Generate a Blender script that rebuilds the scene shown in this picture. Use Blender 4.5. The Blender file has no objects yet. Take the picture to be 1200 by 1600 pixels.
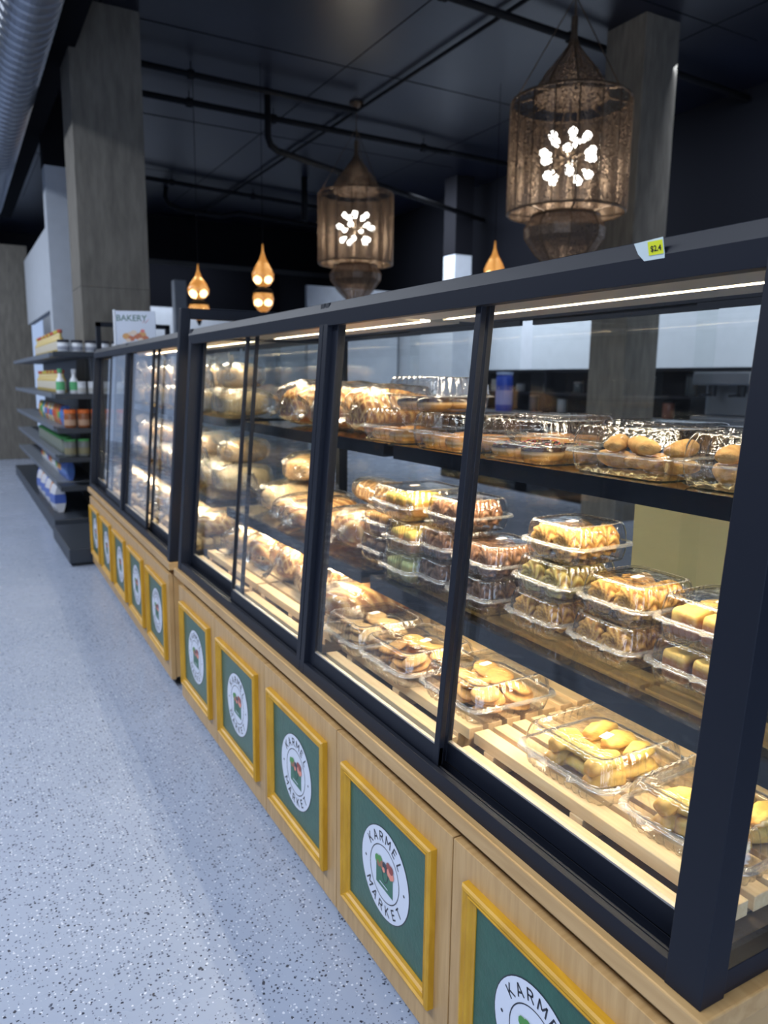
import bpy, bmesh, math, random
from mathutils import Vector, Matrix, noise

random.seed(7)
PI = math.pi
S = bpy.context.scene
COL = S.collection

# ------------------------------------------------------------------ camera
cam_d = bpy.data.cameras.new('camera')
cam = bpy.data.objects.new('camera', cam_d)
COL.objects.link(cam)
S.camera = cam
yaw, pitch, roll = 0.5111, 0.1698, 0.0123
fw = Vector((math.sin(yaw)*math.cos(pitch), math.cos(yaw)*math.cos(pitch), -math.sin(pitch)))
rt = Vector((math.cos(yaw), -math.sin(yaw), 0))
up = rt.cross(fw)
r2 = rt*math.cos(roll)+up*math.sin(roll)
u2 = -rt*math.sin(roll)+up*math.cos(roll)
M = Matrix(((r2.x, u2.x, -fw.x, -0.7222), (r2.y, u2.y, -fw.y, -0.5406), (r2.z, u2.z, -fw.z, 1.30), (0, 0, 0, 1)))
cam.matrix_world = M
cam_d.sensor_fit = 'VERTICAL'
cam_d.sensor_height = 36.0
cam_d.lens = 1190.8/1600*36.0
cam_d.clip_start = 0.02
cam_d.clip_end = 100
cam_d.dof.use_dof = True
cam_d.dof.focus_distance = 1.22
cam_d.dof.aperture_fstop = 5.2

# ------------------------------------------------------------------ world, lights, exposure
W = bpy.data.worlds.new('world'); S.world = W; W.use_nodes = True
wn = W.node_tree
bg = wn.nodes['Background']
bg.inputs[0].default_value = (0.50, 0.66, 1.0, 1)
bg.inputs[1].default_value = 0.75

S.view_settings.view_transform = 'Standard'
S.view_settings.look = 'None'
S.view_settings.exposure = 0.0
S.view_settings.gamma = 1.0
S.view_settings.use_curve_mapping = False
S.cycles.transparent_max_bounces = 40
S.cycles.max_bounces = 8
S.cycles.caustics_reflective = False
S.cycles.caustics_refractive = False


def area(name, loc, size, power, color, rot=(0, 0, 0), sy=None, spread=None):
    d = bpy.data.lights.new(name, 'AREA')
    d.energy = power; d.color = color
    d.shape = 'RECTANGLE'; d.size = size; d.size_y = sy or size
    if spread: d.spread = spread
    o = bpy.data.objects.new(name, d)
    o.location = loc; o.rotation_euler = rot
    COL.objects.link(o)
    return o


COOL = (0.82, 0.89, 1.0)
DAY = (0.62, 0.76, 1.0)
# added fill over the aisle, unseen at left and behind the camera
area('aisle_fill', (-2.6, 1.0, 4.3), 0.9, 200, COOL, sy=3.4)
area('aisle_fill', (-2.6, 6.0, 4.3), 0.9, 200, COOL, sy=3.4)
area('aisle_fill', (-2.6, 11.0, 4.3), 0.9, 200, COOL, sy=3.4)
area('aisle_fill', (-1.6, -2.0, 4.3), 1.2, 60, COOL, sy=1.6)
# daylight through the shop front behind the camera
area('shopfront_daylight', (-2.0, -3.6, 1.7), 5.0, 130, DAY, rot=(PI/2, 0, 0), sy=2.6)
# added fill behind the display cases, aimed to brighten the walls
area('wall_fill', (5.2, 9.0, 4.2), 0.4, 170, COOL, rot=(0, -0.75, 0), sy=5.0, spread=2.3)
area('wall_fill', (5.2, 3.2, 4.2), 0.4, 130, COOL, rot=(0, -0.75, 0), sy=4.0, spread=2.3)
area('wall_fill', (3.6, 17.5, 4.2), 3.0, 90, COOL, rot=(0.6, 0, 0), sy=0.4)

# ------------------------------------------------------------------ materials


def mat(name):
    m = bpy.data.materials.new(name); m.use_nodes = True
    nt = m.node_tree
    return m, nt, nt.nodes['Principled BSDF']


def simple(name, col, rough=0.5, metal=0.0, bump=0.0, bscale=200, vary=0.0, vscale=8, spec=0.5, emit=None, estr=0, stretch=None, coat=0):
    m, nt, b = mat(name)
    b.inputs['Base Color'].default_value = (*col, 1)
    b.inputs['Roughness'].default_value = rough
    b.inputs['Metallic'].default_value = metal
    b.inputs['Specular IOR Level'].default_value = spec
    b.inputs['Coat Weight'].default_value = coat
    tc = nt.nodes.new('ShaderNodeTexCoord')
    src = tc.outputs['Object']
    if stretch:
        mp = nt.nodes.new('ShaderNodeMapping'); mp.inputs['Scale'].default_value = stretch
        nt.links.new(src, mp.inputs[0]); src = mp.outputs[0]
    if vary:
        n = nt.nodes.new('ShaderNodeTexNoise'); n.inputs['Scale'].default_value = vscale; n.inputs['Detail'].default_value = 5
        nt.links.new(src, n.inputs['Vector'])
        r = nt.nodes.new('ShaderNodeValToRGB')
        r.color_ramp.elements[0].position = 0.3; r.color_ramp.elements[1].position = 0.7
        r.color_ramp.elements[0].color = (*[max(0, c*(1-vary)) for c in col], 1)
        r.color_ramp.elements[1].color = (*[min(1, c*(1+vary)) for c in col], 1)
        nt.links.new(n.outputs['Fac'], r.inputs[0]); nt.links.new(r.outputs[0], b.inputs['Base Color'])
    if bump:
        n2 = nt.nodes.new('ShaderNodeTexNoise'); n2.inputs['Scale'].default_value = bscale; n2.inputs['Detail'].default_value = 3
        nt.links.new(src, n2.inputs['Vector'])
        bp = nt.nodes.new('ShaderNodeBump'); bp.inputs['Strength'].default_value = bump; bp.inputs['Distance'].default_value = 0.002
        nt.links.new(n2.outputs['Fac'], bp.inputs['Height']); nt.links.new(bp.outputs[0], b.inputs['Normal'])
    if emit:
        b.inputs['Emission Color'].default_value = (*emit, 1); b.inputs['Emission Strength'].default_value = estr
    return m


def wood(name, c0, c1, stretch=(2, 1, 1), scale=14, rough=0.45, rings=0.5):
    m, nt, b = mat(name)
    b.inputs['Roughness'].default_value = rough
    tc = nt.nodes.new('ShaderNodeTexCoord')
    mp = nt.nodes.new('ShaderNodeMapping'); mp.inputs['Scale'].default_value = stretch
    nt.links.new(tc.outputs['Object'], mp.inputs[0])
    n = nt.nodes.new('ShaderNodeTexNoise'); n.inputs['Scale'].default_value = scale; n.inputs['Detail'].default_value = 6; n.inputs['Distortion'].default_value = rings
    nt.links.new(mp.outputs[0], n.inputs['Vector'])
    r = nt.nodes.new('ShaderNodeValToRGB')
    r.color_ramp.elements[0].position = 0.32; r.color_ramp.elements[1].position = 0.68
    r.color_ramp.elements[0].color = (*c0, 1); r.color_ramp.elements[1].color = (*c1, 1)
    nt.links.new(n.outputs['Fac'], r.inputs[0]); nt.links.new(r.outputs[0], b.inputs['Base Color'])
    bp = nt.nodes.new('ShaderNodeBump'); bp.inputs['Strength'].default_value = 0.12; bp.inputs['Distance'].default_value = 0.001
    nt.links.new(n.outputs['Fac'], bp.inputs['Height']); nt.links.new(bp.outputs[0], b.inputs['Normal'])
    return m


def film(name, tint=(1, 1, 1), boost=1.0, rough=0.06, bump=0.0, bscale=60, base=0.03, milky=0.0):
    """thin clear plastic or glass: transparent mixed with a gloss by Fresnel"""
    m = bpy.data.materials.new(name); m.use_nodes = True
    nt = m.node_tree; nt.nodes.clear()
    out = nt.nodes.new('ShaderNodeOutputMaterial')
    tr = nt.nodes.new('ShaderNodeBsdfTransparent'); tr.inputs[0].default_value = (*tint, 1)
    gl = nt.nodes.new('ShaderNodeBsdfGlossy'); gl.inputs['Roughness'].default_value = rough
    fr = nt.nodes.new('ShaderNodeLayerWeight'); fr.inputs[0].default_value = 0.5
    pw = nt.nodes.new('ShaderNodeMath'); pw.operation = 'POWER'; pw.inputs[1].default_value = 5.0
    sc = nt.nodes.new('ShaderNodeMath'); sc.operation = 'MULTIPLY_ADD'; sc.inputs[1].default_value = 0.96; sc.inputs[2].default_value = 0.04
    nt.links.new(fr.outputs['Facing'], pw.inputs[0]); nt.links.new(pw.outputs[0], sc.inputs[0])
    ma = nt.nodes.new('ShaderNodeMath'); ma.operation = 'MULTIPLY_ADD'; ma.use_clamp = True
    ma.inputs[1].default_value = boost; ma.inputs[2].default_value = base
    mx = nt.nodes.new('ShaderNodeMixShader')
    nt.links.new(sc.outputs[0], ma.inputs[0]); nt.links.new(ma.outputs[0], mx.inputs[0])
    nt.links.new(tr.outputs[0], mx.inputs[1]); nt.links.new(gl.outputs[0], mx.inputs[2])
    last = mx.outputs[0]
    if milky:
        df = nt.nodes.new('ShaderNodeBsdfDiffuse'); df.inputs[0].default_value = (0.9, 0.9, 0.9, 1)
        m2 = nt.nodes.new('ShaderNodeMixShader'); m2.inputs[0].default_value = milky
        nt.links.new(last, m2.inputs[1]); nt.links.new(df.outputs[0], m2.inputs[2]); last = m2.outputs[0]
    nt.links.new(last, out.inputs[0])
    if bump:
        tc = nt.nodes.new('ShaderNodeTexCoord')
        n2 = nt.nodes.new('ShaderNodeTexNoise'); n2.inputs['Scale'].default_value = bscale; n2.inputs['Detail'].default_value = 3
        n2.inputs['Distortion'].default_value = 1.5
        nt.links.new(tc.outputs['Object'], n2.inputs['Vector'])
        bp = nt.nodes.new('ShaderNodeBump'); bp.inputs['Strength'].default_value = bump; bp.inputs['Distance'].default_value = 0.006
        nt.links.new(n2.outputs['Fac'], bp.inputs['Height'])
        nt.links.new(bp.outputs[0], gl.inputs['Normal']); nt.links.new(bp.outputs[0], fr.inputs['Normal'])
    return m


def baked(name, rough=0.55, bscale=220, bump=0.35):
    """crumb and crust: colour of each vertex (its browning) with fine grain"""
    m, nt, b = mat(name)
    at = nt.nodes.new('ShaderNodeAttribute'); at.attribute_name = 'Col'
    tc = nt.nodes.new('ShaderNodeTexCoord')
    n = nt.nodes.new('ShaderNodeTexNoise'); n.inputs['Scale'].default_value = 90; n.inputs['Detail'].default_value = 4
    nt.links.new(tc.outputs['Object'], n.inputs['Vector'])
    mp = nt.nodes.new('ShaderNodeMapRange'); mp.inputs['To Min'].default_value = 0.78; mp.inputs['To Max'].default_value = 1.2
    nt.links.new(n.outputs['Fac'], mp.inputs[0])
    mul = nt.nodes.new('ShaderNodeVectorMath'); mul.operation = 'SCALE'
    nt.links.new(at.outputs['Color'], mul.inputs[0]); nt.links.new(mp.outputs[0], mul.inputs['Scale'])
    nt.links.new(mul.outputs[0], b.inputs['Base Color'])
    b.inputs['Roughness'].default_value = rough
    n2 = nt.nodes.new('ShaderNodeTexNoise'); n2.inputs['Scale'].default_value = bscale; n2.inputs['Detail'].default_value = 3
    nt.links.new(tc.outputs['Object'], n2.inputs['Vector'])
    bp = nt.nodes.new('ShaderNodeBump'); bp.inputs['Strength'].default_value = bump; bp.inputs['Distance'].default_value = 0.002
    nt.links.new(n2.outputs['Fac'], bp.inputs['Height']); nt.links.new(bp.outputs[0], b.inputs['Normal'])
    return m


def floor_mat():
    m, nt, b = mat('terrazzo')
    N = nt.nodes.new; L = nt.links.new
    tc = N('ShaderNodeTexCoord')
    big = N('ShaderNodeTexNoise'); big.inputs['Scale'].default_value = 1.6; big.inputs['Detail'].default_value = 5
    L(tc.outputs['Object'], big.inputs['Vector'])
    r = N('ShaderNodeValToRGB')
    r.color_ramp.elements[0].position = 0.3; r.color_ramp.elements[1].position = 0.7
    r.color_ramp.elements[0].color = (0.31, 0.36, 0.47, 1); r.color_ramp.elements[1].color = (0.35, 0.40, 0.515, 1)
    L(big.outputs['Fac'], r.inputs[0])
    last = r.outputs[0]

    def chips(scale, thr, keep_lo, col, jitter):
        nonlocal last
        # warp a little so chips are angular flecks, not discs
        nz = N('ShaderNodeTexNoise'); nz.inputs['Scale'].default_value = scale*1.7
        L(tc.outputs['Object'], nz.inputs['Vector'])
        ad = N('ShaderNodeVectorMath'); ad.operation = 'MULTIPLY_ADD'
        ad.inputs[1].default_value = (jitter,)*3
        L(nz.outputs['Color'], ad.inputs[0]); L(tc.outputs['Object'], ad.inputs[2])
        v = N('ShaderNodeTexVoronoi'); v.inputs['Scale'].default_value = scale; v.voronoi_dimensions = '2D'
        L(ad.outputs[0], v.inputs['Vector'])
        sp = N('ShaderNodeSeparateColor'); L(v.outputs['Color'], sp.inputs[0])
        k = N('ShaderNodeMath'); k.operation = 'GREATER_THAN'; k.inputs[1].default_value = keep_lo; L(sp.outputs[0], k.inputs[0])
        th = N('ShaderNodeMath'); th.operation = 'MULTIPLY'; th.inputs[1].default_value = thr; L(sp.outputs[1], th.inputs[0])
        d = N('ShaderNodeMath'); d.operation = 'LESS_THAN'; L(v.outputs['Distance'], d.inputs[0]); L(th.outputs[0], d.inputs[1])
        a = N('ShaderNodeMath'); a.operation = 'MULTIPLY'; L(k.outputs[0], a.inputs[0]); L(d.outputs[0], a.inputs[1])
        mx = N('ShaderNodeMixRGB'); mx.inputs[2].default_value = (*col, 1)
        L(a.outputs[0], mx.inputs[0]); L(last, mx.inputs[1]); last = mx.outputs[0]
    chips(100, 0.29, 0.70, (0.62, 0.66, 0.75), 0.006)
    chips(92, 0.28, 0.74, (0.035, 0.04, 0.06), 0.006)
    chips(120, 0.36, 0.70, (0.12, 0.14, 0.20), 0.004)
    chips(46, 0.19, 0.90, (0.05, 0.055, 0.075), 0.012)
    L(last, b.inputs['Base Color'])
    b.inputs['Roughness'].default_value = 0.28
    b.inputs['Specular IOR Level'].default_value = 0.5
    rg = N('ShaderNodeTexNoise'); rg.inputs['Scale'].default_value = 3.0; rg.inputs['Detail'].default_value = 4
    L(tc.outputs['Object'], rg.inputs['Vector'])
    mr = N('ShaderNodeMapRange'); mr.inputs['To Min'].default_value = 0.16; mr.inputs['To Max'].default_value = 0.36
    L(rg.outputs['Fac'], mr.inputs[0]); L(mr.outputs[0], b.inputs['Roughness'])
    return m


M_FLOOR = floor_mat()
M_OAK = wood('oak_veneer', (0.44, 0.265, 0.105), (0.55, 0.35, 0.155), (1, 14, 1.2), 5)
M_OAKH = wood('oak_veneer_edge', (0.44, 0.265, 0.105), (0.55, 0.35, 0.155), (10, 1, 10), 5)
M_GAP = simple('gap_shade_brown', (0.10, 0.045, 0.018), 0.7)  # dark brown puts the shade under the countertop into the colour
M_SLAT = wood('pine_slats', (0.72, 0.50, 0.26), (0.84, 0.64, 0.38), (18, 1.2, 12), 5, 0.5)
M_BATT = wood('pine_battens', (0.72, 0.50, 0.26), (0.84, 0.64, 0.38), (1.2, 18, 12), 5, 0.5)
M_GOLD = wood('yellow_moulding', (0.46, 0.235, 0.012), (0.60, 0.325, 0.022), (6, 1, 1), 12, 0.38)
M_GREEN = simple('green_board', (0.018, 0.092, 0.062), 0.33, vary=0.12, vscale=30, bump=0.3, bscale=120)
M_BLACK = simple('black_powder_coat', (0.006, 0.008, 0.015), 0.46, bump=0.08, bscale=900, spec=0.32)
M_BLACKG = simple('black_gloss_bar', (0.006, 0.007, 0.010), 0.12)
M_RUBBER = simple('black_rubber', (0.01, 0.01, 0.01), 0.6)
M_ALU = simple('brushed_aluminium', (0.62, 0.58, 0.52), 0.38, metal=0.9, bump=0.1, bscale=300)
M_DECK = simple('brown_steel_sheet', (0.26, 0.21, 0.16), 0.4, metal=0.3)
M_GLASS = film('case_glass', (0.985, 0.995, 0.99), 0.75, 0.0, base=0.0)
M_SHELF = film('shelf_glass', (0.80, 0.80, 0.70), 1.3, 0.04, base=0.06)
M_CLAM = film('clear_clamshell_plastic', (0.975, 0.975, 0.975), 2.2, 0.10, bump=0.3, bscale=45, base=0.05)
M_RIM = film('clamshell_rim_plastic', (0.95, 0.95, 0.95), 2.5, 0.15, bump=0.2, bscale=60, base=0.10, milky=0.13)
M_BAG = film('clear_bag_film', (0.97, 0.97, 0.97), 2.0, 0.16, bump=1.0, bscale=32, base=0.05, milky=0.015)
M_BAG2 = film('crinkled_bag_film', (0.95, 0.95, 0.95), 2.6, 0.22, bump=1.0, bscale=42, base=0.10, milky=0.09)
M_LABEL = simple('white_paper_label', (0.85, 0.84, 0.82), 0.6)
M_BAKED = baked('baked_crust')
M_CRUMB = baked('crumbed_crust', 0.8, 420, 0.9)
M_GLAZE = baked('glazed_crust', 0.22, 60, 0.1)
M_LED = simple('warm_led', (1, 1, 1), 0.5, emit=(1.0, 0.80, 0.50), estr=22)
M_CEIL = simple('navy_ceiling_paint', (0.007, 0.0095, 0.020), 0.34, spec=0.4, vary=0.25, vscale=1.3, bump=0.25, bscale=6)
M_PIPE = simple('black_pipe_paint', (0.003, 0.004, 0.007), 0.8, spec=0.25)
M_BEAM = simple('black_bulkhead_paint', (0.0035, 0.004, 0.007), 0.8, spec=0.15)
M_CONC = simple('raw_concrete', (0.150, 0.138, 0.118), 0.85, vary=0.22, vscale=5, bump=0.5, bscale=30, stretch=(4, 4, 0.8))
M_CONCL = simple('pale_concrete', (0.30, 0.33, 0.37), 0.8, vary=0.1, vscale=6)
M_WALL = simple('off_white_wall_paint', (0.46, 0.50, 0.56), 0.7, vary=0.04)
M_WALLD = simple('dark_navy_wall_paint', (0.003, 0.0036, 0.006), 0.9, spec=0.08)
M_WALLG = simple('grey_wall_paint', (0.10, 0.12, 0.15), 0.7)
M_STEEL = simple('galvanised_steel', (0.28, 0.31, 0.37), 0.35, metal=0.85, bump=0.1, bscale=40)
M_PLAT = simple('charcoal_shelving_metal', (0.022, 0.028, 0.038), 0.42)
M_SHMETAL = simple('grey_shelving_metal', (0.12, 0.135, 0.16), 0.45)
M_WHITE = simple('white_plastic', (0.72, 0.74, 0.77), 0.4)

_cc = {}


def cmat(col, rough=0.45, spec=0.5):
    k = (tuple(round(c, 3) for c in col), rough)
    if k not in _cc:
        _cc[k] = simple('paint_%d' % len(_cc), col, rough, spec=spec)
    return _cc[k]


# ------------------------------------------------------------------ mesh builder
class MB:
    def __init__(s):
        s.v = []; s.f = []; s.m = []; s.c = None

    def add(s, vs, fs, m=0):
        o = len(s.v); s.v += [tuple(p) for p in vs]
        for f in fs:
            s.f.append(tuple(i+o for i in f)); s.m.append(m)

    def box(s, x0, x1, y0, y1, z0, z1, m=0):
        vs = [(x0, y0, z0), (x1, y0, z0), (x1, y1, z0), (x0, y1, z0), (x0, y0, z1), (x1, y0, z1), (x1, y1, z1), (x0, y1, z1)]
        s.add(vs, [(0, 3, 2, 1), (4, 5, 6, 7), (0, 1, 5, 4), (1, 2, 6, 5), (2, 3, 7, 6), (3, 0, 4, 7)], m)

    def prism_y(s, poly, y0, y1, m=0):
        """polygon in xz extruded along y"""
        n = len(poly)
        vs = [(x, y0, z) for x, z in poly]+[(x, y1, z) for x, z in poly]
        s.add(vs, [tuple(range(n)), tuple(range(2*n-1, n-1, -1))]+[(i, i+n, (i+1) % n+n, (i+1) % n) for i in range(n)], m)

    def prism_z(s, poly, z0, z1, m=0):
        n = len(poly)
        vs = [(x, y, z0) for x, y in poly]+[(x, y, z1) for x, y in poly]
        s.add(vs, [tuple(range(n-1, -1, -1)), tuple(range(n, 2*n))]+[(i, (i+1) % n, (i+1) % n+n, i+n) for i in range(n)], m)

    def prism_x(s, poly, x0, x1, m=0):
        """polygon in yz extruded along x"""
        n = len(poly)
        vs = [(x0, y, z) for y, z in poly]+[(x1, y, z) for y, z in poly]
        s.add(vs, [tuple(range(n)), tuple(range(2*n-1, n-1, -1))]+[(i, i+n, (i+1) % n+n, (i+1) % n) for i in range(n)], m)

    def tube(s, pts, r, n=10, m=0, cap=True):
        pts = [Vector(p) for p in pts]
        rs = r if isinstance(r, (list, tuple)) else [r]*len(pts)
        vs = []
        for i, p in enumerate(pts):
            d = (pts[min(i+1, len(pts)-1)]-pts[max(i-1, 0)]).normalized()
            a = d.orthogonal().normalized() if i == 0 else (a-d*a.dot(d)).normalized()
            b = d.cross(a)
            for k in range(n):
                t = 2*PI*k/n
                vs.append(p+(a*math.cos(t)+b*math.sin(t))*rs[i])
        fs = []
        for i in range(len(pts)-1):
            for k in range(n):
                k2 = (k+1) % n
                fs.append((i*n+k, i*n+k2, (i+1)*n+k2, (i+1)*n+k))
        if cap:
            fs.append(tuple(range(n-1, -1, -1))); fs.append(tuple(range((len(pts)-1)*n, len(pts)*n)))
        s.add(vs, fs, m)

    def lathe(s, prof, n=24, c=(0, 0, 0), m=0, rf=None, cap=True):
        vs = []
        for r, z in prof:
            for k in range(n):
                t = 2*PI*k/n
                q = r*(rf(t) if rf else 1)
                vs.append((c[0]+q*math.cos(t), c[1]+q*math.sin(t), c[2]+z))
        fs = []
        for i in range(len(prof)-1):
            for k in range(n):
                k2 = (k+1) % n
                fs.append((i*n+k, i*n+k2, (i+1)*n+k2, (i+1)*n+k))
        if cap:
            if prof[0][0] > 1e-6: fs.append(tuple(range(n-1, -1, -1)))
            if prof[-1][0] > 1e-6: fs.append(tuple(range((len(prof)-1)*n, len(prof)*n)))
        s.add(vs, fs, m)

    def mesh(s, name, mats, smooth=False, colors=None):
        me = bpy.data.meshes.new(name)
        me.from_pydata(s.v, [], s.f)
        for m in mats: me.materials.append(m)
        for p, mi in zip(me.polygons, s.m):
            p.material_index = mi; p.use_smooth = smooth
        if colors:
            a = me.color_attributes.new('Col', 'FLOAT_COLOR', 'POINT')
            for i, c in enumerate(colors): a.data[i].color = (*c, 1)
        bm = bmesh.new(); bm.from_mesh(me)
        bmesh.ops.recalc_face_normals(bm, faces=bm.faces)
        bm.to_mesh(me); bm.free()
        me.update()
        return me

    def build(s, name, mats, parent=None, smooth=False, bevel=0, colors=None, loc=None, auto=False):
        if not isinstance(mats, (list, tuple)): mats = [mats]
        me = s.mesh(name, mats, smooth, colors)
        o = bpy.data.objects.new(name, me); COL.objects.link(o)
        if loc: o.location = loc
        if parent: o.parent = parent
        if bevel:
            b = o.modifiers.new('bevel', 'BEVEL'); b.width = bevel; b.segments = 2; b.limit_method = 'ANGLE'
        return o


def empty(name, loc=(0, 0, 0), rz=0):
    o = bpy.data.objects.new(name, None); COL.objects.link(o)
    o.location = loc; o.rotation_euler = (0, 0, rz); o.empty_display_size = 0.05
    return o


def tag(o, label, cat, group=None, kind=None):
    if label: o['label'] = label
    if cat: o['category'] = cat
    if group: o['group'] = group
    if kind: o['kind'] = kind
    return o


def struct(o):
    o['kind'] = 'structure'; return o


def copy_tree(o, parent=None):
    c = o.copy(); COL.objects.link(c)
    for k in ('label', 'group'):
        if k in c.keys(): del c[k]
    if parent: c.parent = parent
    for ch in list(o.children): copy_tree(ch, c)
    return c


def solid_text(txt, size, font_off=0.0, spacing=1.0):
    """flat glyph mesh data (verts, faces) of a word, centred on its baseline"""
    cu = bpy.data.curves.new('t', 'FONT'); cu.body = txt; cu.size = size
    cu.align_x = 'CENTER'; cu.offset = font_off; cu.space_character = spacing
    cu.resolution_u = 3
    o = bpy.data.objects.new('t', cu); COL.objects.link(o)
    dg = bpy.context.evaluated_depsgraph_get()
    me = bpy.data.meshes.new_from_object(o.evaluated_get(dg))
    vs = [v.co.copy() for v in me.vertices]; fs = [tuple(p.vertices) for p in me.polygons]
    bpy.data.objects.remove(o); bpy.data.meshes.remove(me); bpy.data.curves.remove(cu)
    return vs, fs


# ------------------------------------------------------------------ room
CEIL = 4.45
b = MB(); b.add([(-5, -4, 0), (9, -4, 0), (9, 22, 0), (-5, 22, 0)], [(0, 1, 2, 3)])
struct(b.build('floor', M_FLOOR))
b = MB(); b.box(-5, 9, -4, 22, CEIL, CEIL+0.1)
struct(b.build('ceiling', M_CEIL))
# formwork joints of the painted slab
b = MB()
for y in (-0.5, 2.0, 4.5, 7.0, 9.5, 12.0): b.box(-5, 6, y, y+0.006, CEIL-0.005, CEIL)
for x in (-1.8, 0.6, 3.0, 5.4): b.box(x, x+0.006, -4, 15, CEIL-0.005, CEIL)
struct(b.build('trim_1', M_PIPE))
# left side wall (out of frame, seen only in reflections)
b = MB(); b.box(-5.1, -5, -4, 22, 0, CEIL)
struct(b.build('wall_left', simple('dark_grey_wall_paint', (0.035, 0.04, 0.05), 0.7)))
b = MB(); b.box(7, 7.1, -4, 22, 0, 2.95, 0); b.box(6.98, 7.1, -4, 22, 2.95, CEIL, 1)
struct(b.build('wall_right', [M_WALL, M_WALLD]))
b = MB(); b.box(1.2, 7, 19.0, 19.1, 0, 3.05, 0); b.box(1.2, 7, 18.98, 19.1, 3.05, CEIL, 1); b.box(-5, 1.2, 19.0, 19.1, 3.2, CEIL, 1)
struct(b.build('wall_back', [M_WALL, M_WALLD]))
b = MB(); b.box(-5, 9, -4.1, -4, 3.0, CEIL); b.box(1.0, 9, -4.1, -4, 0, 3.0)
struct(b.build('wall_front', M_WALLG))
# dropped black bulkhead across the room
b = MB(); b.box(2.75, 7, 15.3, 16.0, 3.62, CEIL)
struct(b.build('trim_2', M_BEAM))
# flat beam running beside the duct
b = MB(); b.box(0.10, 0.385, 2.5, 15, 4.05, CEIL)
struct(b.build('trim_3', M_WALLD))


def column(name, x, y, w, d, z1, m, rz=0.0, label=None, z0=0.0, extra=None):
    b = MB(); b.box(-w/2, w/2, -d/2, d/2, z0, z1)
    if extra: extra(b, w, d)
    o = b.build(name, m, bevel=0.006, loc=(x, y, 0)); o.rotation_euler.z = rz
    tag(o, label, 'pillar')
    return o


def lift_marks(b, w, d):
    b.box(-w/2-0.004, w/2+0.004, -d/2-0.004, d/2+0.004, 2.10, 2.112)


column('concrete_pillar', 0.63, 7.15, 0.60, 0.55, CEIL, [M_CONC], 0.0, 'wide raw concrete pillar rising behind the bakery sign at left', extra=lift_marks)
column('concrete_pillar', 4.9, 4.85, 0.42, 0.46, CEIL, [M_CONC], 0.0, 'concrete pillar standing behind the nearest large hanging lantern')
# far left wall stubs and white bulkhead
column('concrete_pillar', 0.10, 13.2, 0.66, 0.5, 3.3, [M_CONC], 0.0, 'far grey concrete pillar at the left edge of the photo')
b = MB(); b.box(-0.13, 0.13, -0.13, 0.13, 0, 3.70, 0); b.box(-0.135, 0.135, -0.135, 0.135, 3.70, CEIL, 1)
b.box(-0.13, -0.05, 0.13, 3.2, 2.10, 3.05, 0)
o = b.build('white_pillar', [M_WALL, M_BEAM], loc=(0.50, 9.6, 0)); tag(o, 'slim white painted post with a hanging white panel, left of the big pillar', 'pillar')
b = MB(); b.box(-0.16, 0.16, -0.16, 0.16, 0, 3.28, 0); b.box(-0.165, 0.165, -0.165, 0.165, 3.28, CEIL, 1)
o = b.build('white_pillar', [M_WALL, M_BEAM], loc=(6.45, 9.95, 0)); tag(o, 'slim white post with black painted top, between the two large lanterns', 'pillar')
# low white partition of the room beyond
b = MB(); b.box(5.0, 6.9, 12.6, 12.7, 0, 3.0); struct(b.build('wall_partition', M_WALL))
b = MB(); b.box(1.9, 2.2, 14.5, 18.9, 0, 2.9); b.box(3.6, 3.85, 16.5, 16.75, 0, 3.4)
struct(b.build('wall_inner', M_WALL))


# ------------------------------------------------------------------ pipes, duct
def pipe(name, pts, r, label, m=M_PIPE, fittings=()):
    root = empty(name, (0, 0, 0))
    b = MB(); b.tube(pts, r, 10); b.build('pipe', m, root, smooth=True)
    if fittings:
        for p in fittings:
            b = MB()
            b.tube([(p[0]-0.03, p[1], p[2]), (p[0]+0.03, p[1], p[2])], r*1.5, 10)
            b.tube([(p[0], p[1], p[2]), (p[0], p[1], CEIL-0.001)], 0.006, 6)
            b.build('coupling', m, root)
    tag(root, label, 'pipe')
    return root


zp = 4.33
pipe('sprinkler_pipe', [(0.6, 4.95, zp), (6.9, 5.24, zp)], 0.032, 'thick black sprinkler pipe crossing above the nearest lantern', fittings=[(2.9, 5.06, zp), (4.301, 5.12, zp), (5.6, 5.18, zp)])
pipe('sprinkler_pipe', [(0.45, 7.66, zp), (3.5, 7.76, zp)], 0.030, 'upper thin black pipe crossing right of the concrete pillar', fittings=[(1.6, 7.70, zp)])
pipe('sprinkler_pipe', [(0.95, 8.48, zp), (6.9, 8.58, zp)], 0.034, 'long black pipe crossing above the second lantern', fittings=[(1.8, 8.50, zp), (2.8, 8.52, zp), (4.9, 8.55, zp)])
pipe('sprinkler_pipe', [(0.95, 11.9, zp), (5.2, 12.5, zp)], 0.034, 'black pipe crossing low over the amber pendant lamps', fittings=[(2.5, 12.12, zp), (3.9, 12.32, zp)])
pipe('conduit_pipe', [(3.62, -1.0, zp+0.075), (3.62, 15.2, zp+0.075)], 0.018, 'long thin black conduit running along the ceiling over both lanterns')
pipe('drop_pipe', [(2.55, 8.05, 4.45), (2.55, 8.05, 3.97), (2.59, 8.07, 3.90), (2.69, 8.11, 3.86), (6.9, 9.9, 3.86)], 0.036, 'bent black pipe dropping down left of the second lantern')
pipe('bent_pipe', [(2.62, 13.0, 4.45), (2.60, 13.0, 4.30), (2.66, 13.0, 4.18), (2.9, 13.05, 4.12), (3.6, 13.1, 4.12), (3.9, 13.1, 4.20), (6.9, 13.2, 4.10)], 0.040, 'bent black pipe in front of the dark bulkhead')
pipe('drop_pipe', [(4.35, 11.2, 4.45), (4.35, 11.2, 3.80)], 0.050, 'short thick black vertical pipe beside the second lantern')

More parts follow.
